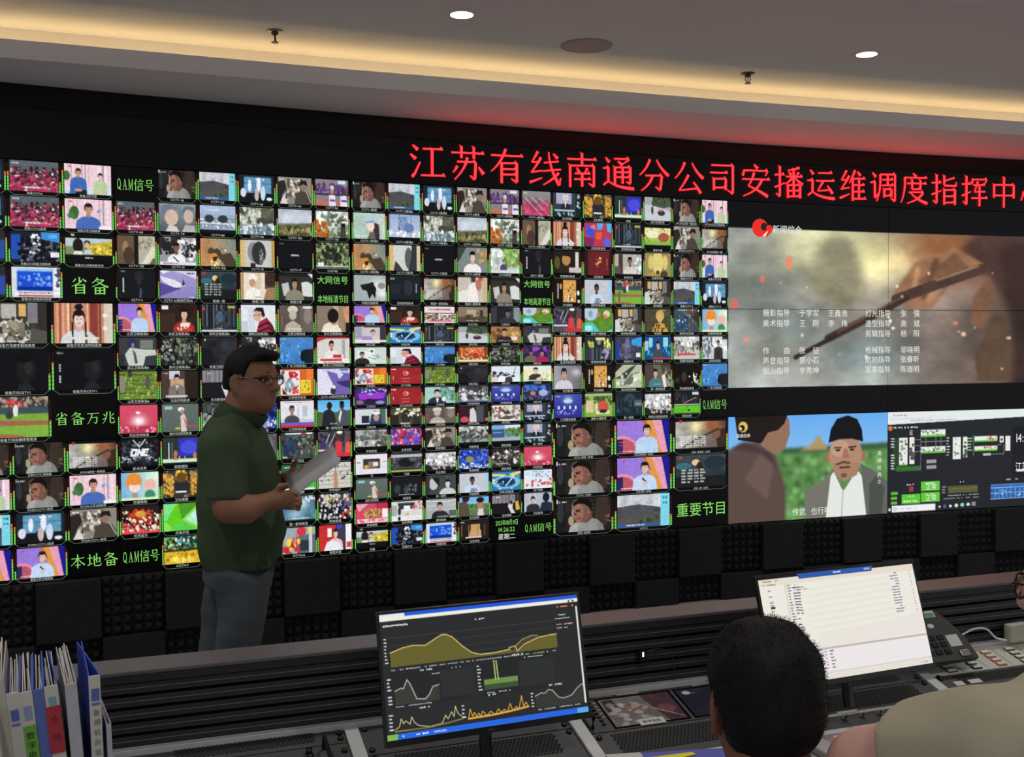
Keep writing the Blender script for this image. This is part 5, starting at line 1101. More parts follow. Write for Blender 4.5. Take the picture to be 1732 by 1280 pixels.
# ------------------------------------------------------------------ operators' console
AC = R(20)
CU = Vector((math.cos(AC), math.sin(AC), 0))
CO = Vector((math.sin(AC), -math.cos(AC), 0))                 # towards the operators
SL = R(15)
CV = CO*math.cos(SL) + Vector((0, 0, -math.sin(SL)))
CN = CU.cross(CV) * -1.0
if CN.z < 0: CN = -CN
CP = Vector((-0.864, 2.321, 0.73))
DECK = Matrix(((CU.x, -CV.x, CN.x, CP.x), (CU.y, -CV.y, CN.y, CP.y), (CU.z, -CV.z, CN.z, CP.z), (0, 0, 0, 1)))   # local x = u, y = -v (up-slope), z = off the panel
BACK = Matrix.Translation(CP) @ Matrix.Rotation(AC, 4, 'Z')   # local x = u, y = away from operators, z up
UMIN, UMAX = -1.55, 4.1
M_LEDGE = mat('grey_laminate', '565252', 0.33, var=0.06, scale=6)
M_SLAT = mat('dark_slat', '1c1c1c', 0.6, var=0.15, scale=30)
M_SLATB = mat('slat_void', '070707', 0.8)
M_ALU = mat('brushed_aluminium', 'bcbcba', 0.42, metal=0.1, var=0.06, scale=50)
M_RACK = mat('rack_grey', '3a3a39', 0.55, var=0.06, scale=80)
M_HOLE = mat('vent_hole', '040404', 0.9)
M_SCREW = mat('black_screw', '0c0c0c', 0.35, metal=0.3)
M_LABEL = mat('paper_label', 'b8b6b0', 0.7, var=0.05)
M_TXT = mat('black_print', '161616', 0.7)
M_DESK = mat('desk_top_grey', '8a8888', 0.4, var=0.05, scale=8)
con = thing('control_desk', 'long dark control desk with grey ledge, black slatted back and aluminium trims', 'desk', BACK)
MB().box(UMIN, -.005, .163, UMAX, .105, .172, bev=.002).build('ledge', M_LEDGE, con)
MB().box(UMIN, -.003, .146, UMAX, .1, .1625).build('ledge_lip', M_SLAT, con)
b = MB()
for i in range(5):
    z = .006+i*.029
    b.prism([(UMIN, .0, z), (UMIN, .026, z-.004), (UMIN, .026, z+.021), (UMIN, .002, z+.021)], (UMAX-UMIN, 0, 0))
b.build('slatted_back', M_SLAT, con)
b = MB()
for i in range(5):
    b.box(UMIN, -.0012, .006+i*.029+.0105, UMAX, .0018, .006+i*.029+.0118)
b.build('slat_highlight_strips', mat('slat_highlight', '6a6a68', .4), con)  # paler strips stand in for the highlight line along each slat
MB().box(UMIN, .026, -.72, UMAX, .1, .1455).build('back_carcass', M_SLATB, con)
MB().box(UMIN, -.024, -.012, UMAX, -.002, .006, bev=.002).build('rear_trim', M_ALU, con)
def deck_obj(b, name, m, parent, smooth=False):
    o = b.build(name, m, parent, smooth)
    o.matrix_parent_inverse = Matrix.Identity(4)
    o.matrix_local = parent.matrix_world.inverted() @ DECK
    return o
SPL = [-1.05, -.535, -.02, .508, 1.035, 1.555, 2.07, 2.585, 3.1, 3.62]
for u in SPL:
    deck_obj(MB().box(u-.016, -.286, -.004, u+.016, -.012, .006, bev=.002), 'divider_trim', M_ALU, con)
deck_obj(MB().box(UMIN, -.312, -.02, UMAX, -.286, .004, bev=.003), 'front_trim', M_ALU, con)
deck_obj(MB().box(UMIN, -.286, -.06, UMAX, -.012, -.012), 'rack_tray', M_SLATB, con)
ZD = .655
MB().box(UMIN, -.88, ZD-.73-.03, UMAX, -.29, ZD-.73, bev=.004).build('desk_top', M_DESK, con)
for u in (-1.3, .5, 2.3, 4.0):
    MB().box(u-.02, -.8, -.73, u+.02, .02, ZD-.73-.03).build('support_panel', M_SLATB, con)
def rack(name, label, cat, u0, v0, u1, v1, m=None, group=None):
    """a unit screwed to the sloping rack; parts are laid out in (u, -v)"""
    t = thing(name, label, cat, DECK, group)
    MB().box(u0, -v1, -.011, u1, -v0, .0, bev=.0015).build('face_plate', m or M_RACK, t)
    return t
def screws(t, u0, v0, u1, v1, dv=.014):
    for u in (u0+.012, u1-.012):
        for v_ in (v0+dv, v1-dv):
            MB().lathe([(0.0, .0), (.0072, .0), (.0068, .005), (.0035, .0065), (0.0, .0065)], 14, Matrix.Translation((u, -v_, 0))).build('screw', M_SCREW, t, True)
def vents(t, u0, v0, u1, v1, p=.0098):
    b = MB()
    r = p*.46
    j = 0
    v_ = v0
    while v_ < v1:
        u = u0+(p/2 if j % 2 else 0)
        while u < u1:
            pts = [(u+r*math.cos(PI/3*k+PI/6), -v_+r*math.sin(PI/3*k+PI/6), .0006) for k in range(6)]
            b.add(pts, [tuple(range(6))])
            u += p
        v_ += p*.866
        j += 1
    o = b.build('vent_holes', M_HOLE, t)
    o['kind'] = 'stuff'
    return o
def plate(t, name, m, u0, v0, u1, v1, h=.001, z=0.0, bev=0):
    return MB().box(u0, -v1, z, u1, -v0, z+h, bev=bev).build(name, m, t)
E1 = .018
# bay left of the first monitor
t = rack('vent_panel', 'narrow grey vent panel left of the first divider, under the slatted back', 'rack panel', 0, .026, .49, .075)
vents(t, .12, .024, .42, .062); screws(t, 0, .026, .49, .075)
t = rack('preview_monitor', 'rack preview monitor with knobs, at the bottom edge left of the first divider', 'monitor', 0, .078, .49, .215)
plate(t, 'screen', mat('dead_screen', '3a3c36', 0.2), .16, .10, .34, .2); plate(t, 'label_strip', M_LABEL, .19, .084, .27, .092)
plate(t, 'card', M_LABEL, .25, .1, .33, .16, z=.0012)
screws(t, 0, .078, .49, .215, .03)
for k in range(3):
    MB().lathe([(0, 0), (.008, 0), (.007, .012), (0, .012)], 14, Matrix.Translation((.40, -.10-.02*k, 0))).build('knob', M_SCREW, t, True)
MB().tube([(.435, -.09, 0), (.435, -.09, .03), (.435, -.2, .03), (.435, -.2, 0)], .005).build('handle', M_SCREW, t)
for u0, u1, nm in ((-.515, -.04, 'leftmost bay'),):
    t = rack('vent_panel', 'grey vent panel beside the row of binders', 'rack panel', u0, .026, u1, .28)
    vents(t, u0+.06, .04, u1-.06, .12); screws(t, u0, .026, u1, .28)
# bay of the first monitor
t = rack('blank_panel', 'plain grey rack plate directly behind the monitor with the yellow graph', 'rack panel', .526, .026, 1.016, .135)
screws(t, .526, .026, 1.016, .135)
t = rack('vent_panel', 'grey vent panel below the monitor with the yellow graph', 'rack panel', .526, .138, 1.016, .283)
vents(t, .585, .15, .965, .225); screws(t, .526, .138, 1.016, .283)
text_obj('plate_text', 'Pa aaa Pa', .012, M_LABEL, t, .74, -.236, .001, plane='XY')
# bay with the twin preview monitor
t = rack('preview_monitor', 'twin screen rack preview monitor with white label between the two desk monitors', 'monitor', 1.053, .026, 1.537, .168)
text_obj('maker_text', 'FEELWORLD', .0125, M_LABEL, t, 1.145, -.029, .001, .75, plane='XY')
pa = Paint(60, 44, 3).run('h 8a8480 8a8078;r 4a3430 4 4 20 60;p a06a58 22 30 46 24 60 44 36 60 24 50;s c8c0b8 30 0 20 60 100 5;p 5c3c44 58 0 100 0 100 100 74 100;e 8c5c58 82 56 12 16;l dddddd 1.5 40 20 96 90;n 14 8').out()*.32
o = link_mesh('left_screen', grid_mesh('left_screen', pa, 0, 0, .195, .115), t); o.rotation_euler.x = -PI/2; o.location = (1.125, -.158, .0012)
pa = Paint(60, 44, 4).run('h 3a3448 4a3840;p 2c2a3c 0 0 60 0 40 100 0 100;n 20 6;l d8d0d0 1.6 50 40 74 76;l d8d0d0 1.6 74 76 70 96;e e8e8e8 14 14 6 7;t aaa 24 16 10 4').out()*.3
o = link_mesh('right_screen', grid_mesh('right_screen', pa, 0, 0, .185, .115), t); o.rotation_euler.x = -PI/2; o.location = (1.342, -.158, .0012)
for uu in (1.125, 1.342):
    plate(t, 'screen_surround', mat('gloss_black', '0c0c0d', .12), uu-.006, .036, uu+.203 if uu < 1.2 else uu+.191, .164, h=.0006)
plate(t, 'label_strip', M_LABEL, 1.185, .026, 1.245, .032); plate(t, 'label_strip', M_LABEL, 1.40, .026, 1.455, .032)
plate(t, 'white_label', M_LABEL, 1.187, .143, 1.255, .167, z=.002); text_obj('label_text', '数字电视', .012, M_TXT, t, 1.221, -.155, .0035, plane='XY')
for k in range(7):
    plate(t, 'button', M_SCREW, 1.095, .048+.015*k, 1.104, .054+.015*k, h=.003)
    if k < 5:
        plate(t, 'button_mark', M_LABEL, 1.108, .05+.015*k, 1.118, .0515+.015*k, h=.0006)
MB().tube([(1.066, -.05, 0), (1.066, -.05, .03), (1.066, -.15, .03), (1.066, -.15, 0)], .0055).build('handle', M_SCREW, t)
t = rack('vent_panel', 'grey vent panel below the twin preview monitor, beside the blue folder', 'rack panel', 1.053, .171, 1.537, .283)
vents(t, 1.10, .186, 1.50, .258); screws(t, 1.053, .171, 1.537, .283, .02)
# bay of the second monitor
t = rack('vent_panel', 'slim grey vent panel directly under the white screen monitor', 'rack panel', 1.573, .026, 2.052, .137)
vents(t, 1.63, .104, 1.99, .128); screws(t, 1.573, .026, 2.052, .137)
t = rack('switch_panel', 'grey vent panel with four toggle switches and white labels', 'rack panel', 1.573, .14, 2.052, .283)
vents(t, 1.62, .152, 2.0, .212); screws(t, 1.573, .14, 2.052, .283)
plate(t, 'label_strip', M_LABEL, 1.665, .226, 1.88, .236); plate(t, 'label_strip', M_LABEL, 1.71, .221, 1.77, .231, z=.0012)
for k in range(4):
    u = 1.712+.053*k
    MB().lathe([(0, 0), (.007, 0), (.007, .004), (0, .004)], 12, Matrix.Translation((u, -.252, 0))).tube([(u, -.252, .003), (u-.002, -.262, .02)], .003).build('toggle_switch', M_CHROME, t)
plate(t, 'sticker', M_LABEL, 1.925, .222, 2.01, .278); 
for k in range(4):
    text_obj('sticker_text', ['备用机房', '值班记录', '东区合同', 'ATN XJ0'][k], .0105, M_TXT, t, 1.967, -(.231+.0125*k), .0014, plane='XY')
plate(t, 'plastic_tape', mat('clear_tape', '5a5a58', .15), 1.895, .23, 1.925, .275, h=.0006)
# bay with the button panel
M_IV = mat('ivory_panel', 'b4b4a8', .5, var=.04)
t = rack('button_panel', 'ivory routing panel with rows of square buttons, right of the white screen monitor', 'control panel', 2.09, .026, 2.566, .128, M_IV)
plate(t, 'label_rail', mat('rail_ivory', 'c4c2ba', .6), 2.095, .028, 2.56, .036, h=.003)
M_KEY = mat('key_ivory', 'c8c6b8', .5); M_KEYS = mat('key_surround', '1a1a1a', .6); M_KEYR = mat('key_red', 'b04040', .5); M_KEYY = mat('key_yellow', 'd0d098', .5)  # pale yellow keys for the top row
for c_ in range(5):
    for r_ in range(4):
        u, v_ = 2.15+.088*c_, .044+.021*r_
        plate(t, 'button_surround', M_KEYR if c_ == 2 else M_KEYS, u, v_, u+.031, v_+.0155, h=.003, bev=.001)
        plate(t, 'button', M_KEYY if r_ == 0 else M_KEY, u+.002, v_+.001, u+.0285, v_+.0128, h=.006, bev=.001)
    plate(t, 'panel_line', M_KEYS, 2.20+.088*c_, .04, 2.2012+.088*c_, .124, h=.0004)
screws(t, 2.09, .026, 2.566, .15, .012)
t = rack('vent_panel', 'grey vent panel with white labels in front of the ivory routing panel', 'rack panel', 2.09, .131, 2.566, .283)
vents(t, 2.15, .142, 2.5, .18); plate(t, 'white_label', M_LABEL, 2.125, .165, 2.155, .185, z=.001); plate(t, 'white_label', M_LABEL, 2.175, .165, 2.215, .183, z=.001)
plate(t, 'white_block', M_IV, 2.11, .2, 2.3, .27); screws(t, 2.09, .131, 2.566, .283)
# ------------------------------------------------------------------ desk monitors
M_MBEZ = mat('monitor_plastic', '0e0e0f', .35)
def monitor(label, M, W, H, key, res, stand_u):
    t = thing('desk_monitor', label, 'monitor', M)
    MB().box(-W/2, .0, -H/2, W/2, .012, H/2, bev=.002).build('frame', M_MBEZ, t)
    MB().box(-W*.36, .012, -H*.36, W*.36, .035, H*.36, bev=.008).build('rear_cover', M_MBEZ, t)
    x0, x1, z0, z1 = -W/2+.006, W/2-.006, -H/2+.0145, H/2-.0065
    link_mesh('screen', grid_mesh('screen', picture(key, *res), x0, z0, x1, z1, m=M_MON), t, (0, -.0008, 0))
    text_obj('maker_mark', 'DELL', .008, mat('grey_print', '5a5a5a', .5), t, 0, -.0008, -H/2+.0075)
    b = MB().tube([(0, .03, -.04), (0, .05, -H/2-.02), (0, .055, -H/2-.06)], .014)
    b.build('stand', M_MBEZ, t)
    return t
def mon_frame(x, y, z, yaw, tilt):
    return Matrix.Translation((x, y, z)) @ Matrix.Rotation(yaw, 4, 'Z') @ Matrix.Rotation(-tilt, 4, 'X')
monitor('desk monitor showing dark dashboard with yellow area graph', mon_frame(-.060, 2.38, .893, R(22.4), R(13.3)), .486, .284, 'mon1', (400, 236), 0)
monitor('desk monitor showing white file list, behind the dark-haired head', mon_frame(.826, 2.65, .915, R(23.4), R(17.3)), .494, .277, 'mon2', (420, 236), 0)
# ------------------------------------------------------------------ small things on the console
M_PH = mat('phone_grey', '2c2d2e', .45, var=.1)
ph = thing('desk_telephone', 'dark desk telephone with keypad and green label, right of the white screen', 'telephone', BACK @ Matrix.Translation((2.13, -.092, .022)) @ Matrix.Rotation(R(44), 4, 'X'))
b = MB()
pts = [(-.09, -.04, 0), (.11, -.04, 0), (.105, .02, 0), (.075, .09, 0), (.05, .118, 0), (-.09, .118, 0)]
b.prism(pts, (0, 0, .02)); b.build('body', M_PH, ph)
for r_ in range(3):
    for c_ in range(4):
        MB().box(-.08+.03*c_, -.02+.022*r_, .02, -.06+.03*c_, -.005+.022*r_, .024, bev=.001).build('key', M_SCREW, ph)
MB().box(-.085, .095, .02, .045, .116, .022).build('white_label', M_LABEL, ph)
MB().box(-.045, .097, .022, .04, .109, .0228).build('green_label', mat('green_label', '4c8a5c', .6), ph)
MB().lathe([(0, .02), (.011, .02), (.01, .023), (0, .023)], 18, Matrix.Translation((.01, .068, 0)) @ Matrix.Scale(.7, 4, (0, 1, 0))).build('badge', M_LABEL, ph)
MB().box(.04, .0, .02, .08, .036, .021).build('paper_note', M_LABEL, ph)
MB().box(.055, -.034, .02, .09, -.012, .024, bev=.004).build('navigation_key', M_CHROME, ph)
ad = MB().box(-.038, -.014, 0, .038, .014, .052, bev=.004).build('power_adapter', mat('beige_plastic', 'a8a898', .5))
ad.matrix_world = BACK @ Matrix.Translation((2.475, -.032, .004)) @ Matrix.Rotation(R(4), 4, 'Z')
tag(ad, 'small beige power adapter box standing behind the ivory routing panel', 'adapter')
def world_tube(name, pts, r, m, label, cat, M=None):
    o = MB().tube(pts, r).build(name, m, None, True)
    if M is not None: o.matrix_world = M
    return tag(o, label, cat)
def smooth_pts(p, n=8):
    p = [Vector(q) for q in p]
    out = []
    for i in range(len(p)-1):
        a, b_, c, d = p[max(i-1, 0)], p[i], p[i+1], p[min(i+2, len(p)-1)]
        for k in range(n):
            t = k/n
            out.append(.5*((2*b_)+(c-a)*t+(2*a-5*b_+4*c-d)*t*t+(3*b_-a-3*c+d)*t**3))
    return out+[p[-1]]
world_tube('white_cable', smooth_pts([(2.43, -.04, .012), (2.40, -.03, .02), (2.375, -.02, .045), (2.33, -.02, .05), (2.28, -.02, .035), (2.24, -.02, .02)]), .0032, M_WHITE, 'white cable looping between telephone and beige adapter', 'cable', BACK)
# wall clamp lamp / indicator with its wire on the slats
ind = thing('indicator_lamp', 'tiny glowing red indicator on a wire in front of the slats', 'indicator', BACK @ Matrix.Translation((1.265, -.012, .085)))
MB().box(-.011, -.006, -.02, .011, .006, .012, bev=.003).build('housing', M_SCREW, ind)
MB().box(-.002, -.0068, -.006, .002, -.006, .006).build('led', emat('indicator_led', 'ffb0a0', 4.0, False), ind)
MB().tube(smooth_pts([(.012, 0, .005), (.05, 0, .008), (.08, 0, -.005), (.09, 0, -.03), (.095, .0, -.08)]), .0015, 6).build('wire', M_PH, ind)
kb = thing('keyboard', 'pale keyboard with a strip of pink tape lettering before the toggle switches', 'keyboard', Matrix.Translation((.93, 2.525, ZD+.001)) @ Matrix.Rotation(AC, 4, 'Z'))
M_KB = mat('keyboard_grey', '9a9896', .5)
MB().box(-.24, -.085, .0, .24, .085, .02, bev=.005).build('case', M_KB, kb)
for c_ in range(9):
    for r_ in range(3):
        MB().box(-.17+.04*c_, -.07+.03*r_, .02, -.135+.04*c_, -.045+.03*r_, .025, bev=.0015).build('key', mat('keycap_light', 'a4a2a0', .5), kb)
MB().box(-.19, .03, .0201, .05, .066, .0212).build('clear_tape', mat('tape_grey', '8e8486', .25), kb)
M_PINK = emat('pink_letter_glow', 'f47888', .85, False)  # emission added so the pink lettering on the tape glows
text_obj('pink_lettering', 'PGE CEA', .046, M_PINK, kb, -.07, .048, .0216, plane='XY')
cb = thing('black_cable', 'black cable with a violet plug lying before the keyboard', 'cable', Matrix.Translation((.81, 2.365, ZD+.001)) @ Matrix.Rotation(AC, 4, 'Z'))
MB().tube(smooth_pts([(-.16, .03, .006), (-.08, .005, .006), (0, .0, .006), (.08, .012, .007)]), .0042).build('lead', M_SCREW, cb, True)
MB().tube([(.078, .011, .009), (.085, .012, .011), (.125, .02, .011), (.132, .026, .009)], [.005, .011, .011, .005]).build('plug', mat('violet_plastic', '5c5470', .5), cb, True)
MB().box(-.004, -.011, .0, .02, .009, .0125).build('cable_tag', M_LABEL, cb)
fo = thing('folder', 'blue violet folder with yellow sticky note, left of the dark-haired head', 'folder', Matrix.Translation((.36, 2.30, ZD+.001)) @ Matrix.Rotation(R(8), 4, 'Z'))
MB().box(-.14, -.16, .0, .16, .12, .03, bev=.002).build('cover', mat('folder_blue', '5a5ca8', .5), fo)
MB().box(-.14, .0, .0302, -.06, .118, .0312).build('white_sheet', M_LABEL, fo)
MB().prism([(-.10, .03, .0314), (.06, .085, .0314), (.055, .1, .0314), (-.04, .085, .0314), (-.12, .075, .0314)], (0, 0, .0008)).build('yellow_note', mat('note_yellow', 'd8cc28', .6), fo)
# ------------------------------------------------------------------ binders on the left of the desk
M_BW = mat('binder_white', 'b4b0aa', .5, var=.05); M_BB = mat('binder_blue', '3f55a0', .5, var=.08); M_BBD = mat('binder_deep_blue', '2c44b0', .5, var=.08)
M_PAP = mat('paper_edges', 'b0aca6', .8, var=.2, scale=300); M_CRM = mat('cream_card', 'a8a296', .7, var=.06); M_CLR = mat('clear_sleeve', 'a4a2a8', .3, var=.15, scale=60)
M_SQ = mat('blue_square', '4a5c9c', .6)
LZ = ZD+.104
rz_ = MB().box(-1.12, 1.50, ZD+.001, -.60, 1.86, ZD+.098, bev=.004).build('desk_riser', mat('riser_grey', '4a4a4a', .6))
tag(rz_, 'low grey desk riser under the row of binders', 'riser')
def binder(name, label, x, y, h, wd, dep, rz, lean, spine, cover, extra=None, pages=.8, spread=(0., 0.), papers=5):
    """spine faces the camera (-y); covers run back; tops stay open"""
    t = thing(name, label, 'binder', Matrix.Translation((x, y, LZ)) @ Matrix.Rotation(rz, 4, 'Z') @ Matrix.Rotation(lean, 4, 'Y'), 'binders standing on the desk')
    MB().box(-wd/2, -.0015, .0, wd/2, .0015, h, bev=.001).build('spine', spine, t)
    for s, sp_ in ((-1, spread[0]), (1, spread[1])):
        b = MB()
        b.prism([(s*wd/2, 0, 0), (s*(wd/2+sp_), dep, 0), (s*(wd/2+sp_), dep, h+.002), (s*wd/2, 0, h+.001)], (-s*.002, 0, 0))
        b.build('cover', cover, t)
    for k in range(papers):
        xx = -wd/2+wd*(k+1)/(papers+1)
        b = MB()
        hh = h-.012+.016*rs.random()
        tilt_ = (rs.random()-.5)*.008
        tilt_ = max(-wd/2+.004-xx, min(wd/2-.006-xx, tilt_*1.6))/1.6
        b.prism([(xx, .012, .004), (xx+tilt_, dep-.012, .004), (xx+tilt_*1.6, dep-.012, hh+.012*rs.random()), (xx, .012, hh-.01)], (.0018, 0, 0))
        b.build('papers', M_PAP, t)
    if extra: extra(t, wd, h)
    return t
def sq(t, wd, h):
    MB().box(-wd*.3, -.0026, h-.046, wd*.3, -.0015, h-.028).build('blue_label', M_SQ, t)
    MB().box(-wd*.3, -.0026, h-.054, wd*.3, -.0015, h-.051).build('label_line', M_SQ, t)
def green(t, wd, h):
    MB().box(-wd*.3, -.0026, h-.046, wd*.3, -.0015, h-.024).build('blue_label', mat('pale_blue', '7c88a4', .6), t)
    MB().box(-wd*.48, -.0028, h-.135, wd*.48, -.0015, h-.056).build('green_label', mat('lime_label', '5c9a2c', .6), t)
    for k, c in enumerate('数字电视'):
        text_obj('label_text', c, .013, M_TXT, t, 0, -.0032, h-.072-.016*k)
def red(t, wd, h):
    MB().box(-wd*.26, -.0026, h-.032, wd*.26, -.0015, h-.018).build('teal_label', mat('teal_label', '6c949c', .6), t)
    MB().box(-wd*.56, -.0028, h-.112, wd*.5, -.0015, h-.034).build('red_label', mat('red_label', '9c2430', .6), t)
    for k, c in enumerate('合同'):
        text_obj('label_text', c, .013, mat('dark_red_print', '5c0c18', .7), t, 0, -.0032, h-.056-.03*k)
def vtext(t, wd, h):
    MB().box(-wd*.3, -.0026, h-.042, wd*.36, -.0015, h-.022).build('blue_label', M_SQ, t)
    MB().box(-wd*.3, -.0026, h-.049, wd*.36, -.0015, h-.046).build('label_line', M_SQ, t)
    cs = ['6c5c30', '5c3830', '6c6840', '5c7878', '4c7c88', '6c6c50', '5c5830', '6c6030']
    for k, c in enumerate('备用机房值班记录'):
        text_obj('label_text', c, .011, mat('spine_ink_%d' % k, cs[k], .7), t, .001, -.0026, h-.062-.0165*k)
def bx(px, Y):
    return (px-866)/FPX*Y
YB, HB, ROWA = 1.76, .31, math.tan(R(24))
def at_row(px, d=0.0):
    q = (px-866)/FPX
    Y = (YB-ROWA*(-.72))/(1-ROWA*q)
    return q*(Y+d), Y+d
def row(px, label, h, wd, dep, rz, lean, spine, cover, extra=None, papers=4, spread=(0, 0), name='ring_binder', d=0.0):
    x, y = at_row(px, d)
    return binder(name, label, x, y, h, wd, dep, R(rz), R(lean), spine, cover, extra, papers=papers, spread=spread)
row(0, 'grey white folder at the left picture edge, lowest of the row', .27, .020, .2, 23, -5, M_BW, M_BW, papers=2, d=-.04)
row(20, 'cream folder with bulging papers, second from the left edge', .318, .020, .235, 24, -5.5, M_CRM, M_CRM, papers=6)
row(43, 'white spine binder with blue square label and blank spine', .293, .0195, .22, 24, -5.5, M_BW, M_BB, sq, papers=6)
row(65, 'white spine binder with a lime green label', .292, .0195, .22, 24, -5.5, M_BW, M_BB, green, papers=4)
row(86, 'plain blue spine binder between green and red labelled ones', .294, .0165, .23, 24, -5.5, mat('spine_blue', '4a5e9c', .5), M_BB, papers=3)
row(108, 'white spine binder with a red label', .297, .0215, .22, 24.5, -5.5, M_BW, M_BBD, red, papers=4, spread=(0, -.008))
row(133, 'thick stack of clear plastic sleeves without a spine label', .296, .019, .24, 26, -4, M_CLR, M_CLR, papers=9, name='plastic_sleeve_folder')
row(159, 'white spine binder with coloured vertical writing, rightmost blue one', .304, .0185, .23, 27, -1.5, M_BW, M_BBD, vtext, papers=0, spread=(-.010, -.014))
row(182, 'low transparent folder at the right end of the binder row', .22, .008, .2, 27, -2, M_CLR, M_CLR, papers=1, name='plastic_sleeve_folder')
# ------------------------------------------------------------------ people: bodies grown from a distance field, one surface each
class Field:
    def __init__(s, lo, hi, h):
        s.lo, s.h = np.array(lo, float), h
        n = np.ceil((np.array(hi)-s.lo)/h).astype(int)+1
        s.ax = [s.lo[i]+h*np.arange(n[i]) for i in range(3)]
        s.d = np.full(n, 1.0, np.float32)
    def region(s, lo, hi):
        k = []
        for i in range(3):
            a = max(0, int((lo[i]-s.lo[i])/s.h)); b = min(len(s.ax[i]), int((hi[i]-s.lo[i])/s.h)+2)
            if a >= b: return None, None
            k.append(slice(a, b))
        P = np.meshgrid(*[s.ax[i][k[i]] for i in range(3)], indexing='ij')
        return tuple(k), P
    def put(s, k, d, r, op):
        a = s.d[k]
        if op == 'u':
            if r > 0:
                t = np.clip(.5+.5*(a-d)/r, 0, 1)
                s.d[k] = a*(1-t)+d*t-r*t*(1-t)
            else:
                s.d[k] = np.minimum(a, d)
        elif op == 's':
            if r > 0:
                t = np.clip(.5-.5*(a+d)/r, 0, 1)
                s.d[k] = a*(1-t)-d*t+r*t*(1-t)
            else:
                s.d[k] = np.maximum(a, -d)
        return s
    def ell(s, c, r, R_=None, k=.02, op='u'):
        c, r = np.array(c, float), np.array(r, float)
        m = r.max()+k+.03
        q, P = s.region(c-m, c+m)
        if q is None: return s
        p = [P[i]-c[i] for i in range(3)]
        if R_ is not None:
            M = np.array(R_)
            p = [M[0, i]*p[0]+M[1, i]*p[1]+M[2, i]*p[2] for i in range(3)]
        k0 = np.sqrt(sum((p[i]/r[i])**2 for i in range(3)))
        k1 = np.sqrt(sum((p[i]/r[i]**2)**2 for i in range(3)))+1e-9
        return s.put(q, (k0*(k0-1)/k1).astype(np.float32), k, op)
    def cone(s, a, b, ra, rb, k=.02, op='u'):
        a, b = np.array(a, float), np.array(b, float)
        m = max(ra, rb)+k+.03
        q, P = s.region(np.minimum(a, b)-m, np.maximum(a, b)+m)
        if q is None: return s
        e = b-a
        L = (e*e).sum()+1e-12
        t = np.clip(sum((P[i]-a[i])*e[i] for i in range(3))/L, 0, 1)
        d = np.sqrt(sum((P[i]-a[i]-t*e[i])**2 for i in range(3)))-(ra+(rb-ra)*t)
        return s.put(q, d.astype(np.float32), k, op)
    def chain(s, pts, rs_, k=.02):
        for i in range(len(pts)-1):
            s.cone(pts[i], pts[i+1], rs_[i], rs_[i+1], k)
        return s
    def loft(s, prof, k=.02, op='u', p=2.0):
        """prof rows: z, cx, cy, rx, ry"""
        a = np.array(sorted(prof), float)
        m = a[:, 3:].max()+k+.03
        lo = [(a[:, 1]-a[:, 3]).min()-k-.03, (a[:, 2]-a[:, 4]).min()-k-.03, a[0, 0]-k-.01]
        hi = [(a[:, 1]+a[:, 3]).max()+k+.03, (a[:, 2]+a[:, 4]).max()+k+.03, a[-1, 0]+k+.01]
        q, P = s.region(lo, hi)
        if q is None: return s
        z = P[2]
        f = [np.interp(z, a[:, 0], a[:, i]) for i in range(1, 5)]
        u = (np.abs((P[0]-f[0])/f[2])**p+np.abs((P[1]-f[1])/f[3])**p)**(1/p)
        d = (u-1)*np.minimum(f[2], f[3])
        d = np.maximum(d, np.maximum(a[0, 0]-z, z-a[-1, 0]))
        return s.put(q, d.astype(np.float32), k, op)
    def cut(s, fn):
        P = np.meshgrid(*s.ax, indexing='ij', sparse=True)
        s.d = np.maximum(s.d, fn(*P).astype(np.float32))
        return s
    def bump(s, fn):
        P = np.meshgrid(*s.ax, indexing='ij', sparse=True)
        s.d = s.d+fn(*P).astype(np.float32)
        return s
    def mesh(s, relax=1):
        d = s.d
        pad = np.pad(d, 1, constant_values=1.0)
        d = pad
        neg = d < 0
        n0, n1, n2 = d.shape
        cs = np.zeros((n0-1, n1-1, n2-1), np.int8)
        for i in (0, 1):
            for j in (0, 1):
                for k in (0, 1):
                    cs += neg[i:n0-1+i, j:n1-1+j, k:n2-1+k]
        act = (cs > 0) & (cs < 8)
        idx = -np.ones(act.shape, np.int64)
        cells = np.argwhere(act)
        idx[act] = np.arange(len(cells))
        acc = np.zeros((len(cells), 3)); num = np.zeros(len(cells))
        corner = [(i, j, k) for i in (0, 1) for j in (0, 1) for k in (0, 1)]
        for A in corner:
            for ax in range(3):
                if A[ax] == 0:
                    B = list(A); B[ax] = 1
                    va = d[tuple((cells+np.array(A)).T)]; vb = d[tuple((cells+np.array(B)).T)]
                    m = (va < 0) != (vb < 0)
                    t = np.where(m, va/(va-vb+1e-12), 0)
                    p = np.array(A, float)[None, :].repeat(len(cells), 0)
                    p[:, ax] += t
                    acc[m] += p[m]; num[m] += 1
        V = (cells+acc/np.maximum(num, 1)[:, None]-1)*s.h+s.lo
        F = []
        for ax in range(3):
            u, v_ = [(1, 2), (2, 0), (0, 1)][ax]
            sl0 = [slice(1, -1)]*3; sl1 = [slice(1, -1)]*3
            sl0[ax] = slice(0, -1); sl1[ax] = slice(1, None)
            a, b = neg[tuple(sl0)], neg[tuple(sl1)]
            off = np.array([1, 1, 1]); off[ax] = 0
            for flag in (True, False):
                e = np.argwhere((a != b) & (a == flag))+off
                if len(e) == 0: continue
                du = np.zeros(3, int); du[u] = 1
                dv = np.zeros(3, int); dv[v_] = 1
                q = [idx[tuple((e-x).T)] for x in (du+dv, dv, 0*du, du)]
                q = np.stack(q, 1)
                if not flag: q = q[:, ::-1]
                F.append(q[(q >= 0).all(1)])
        F = np.concatenate(F)
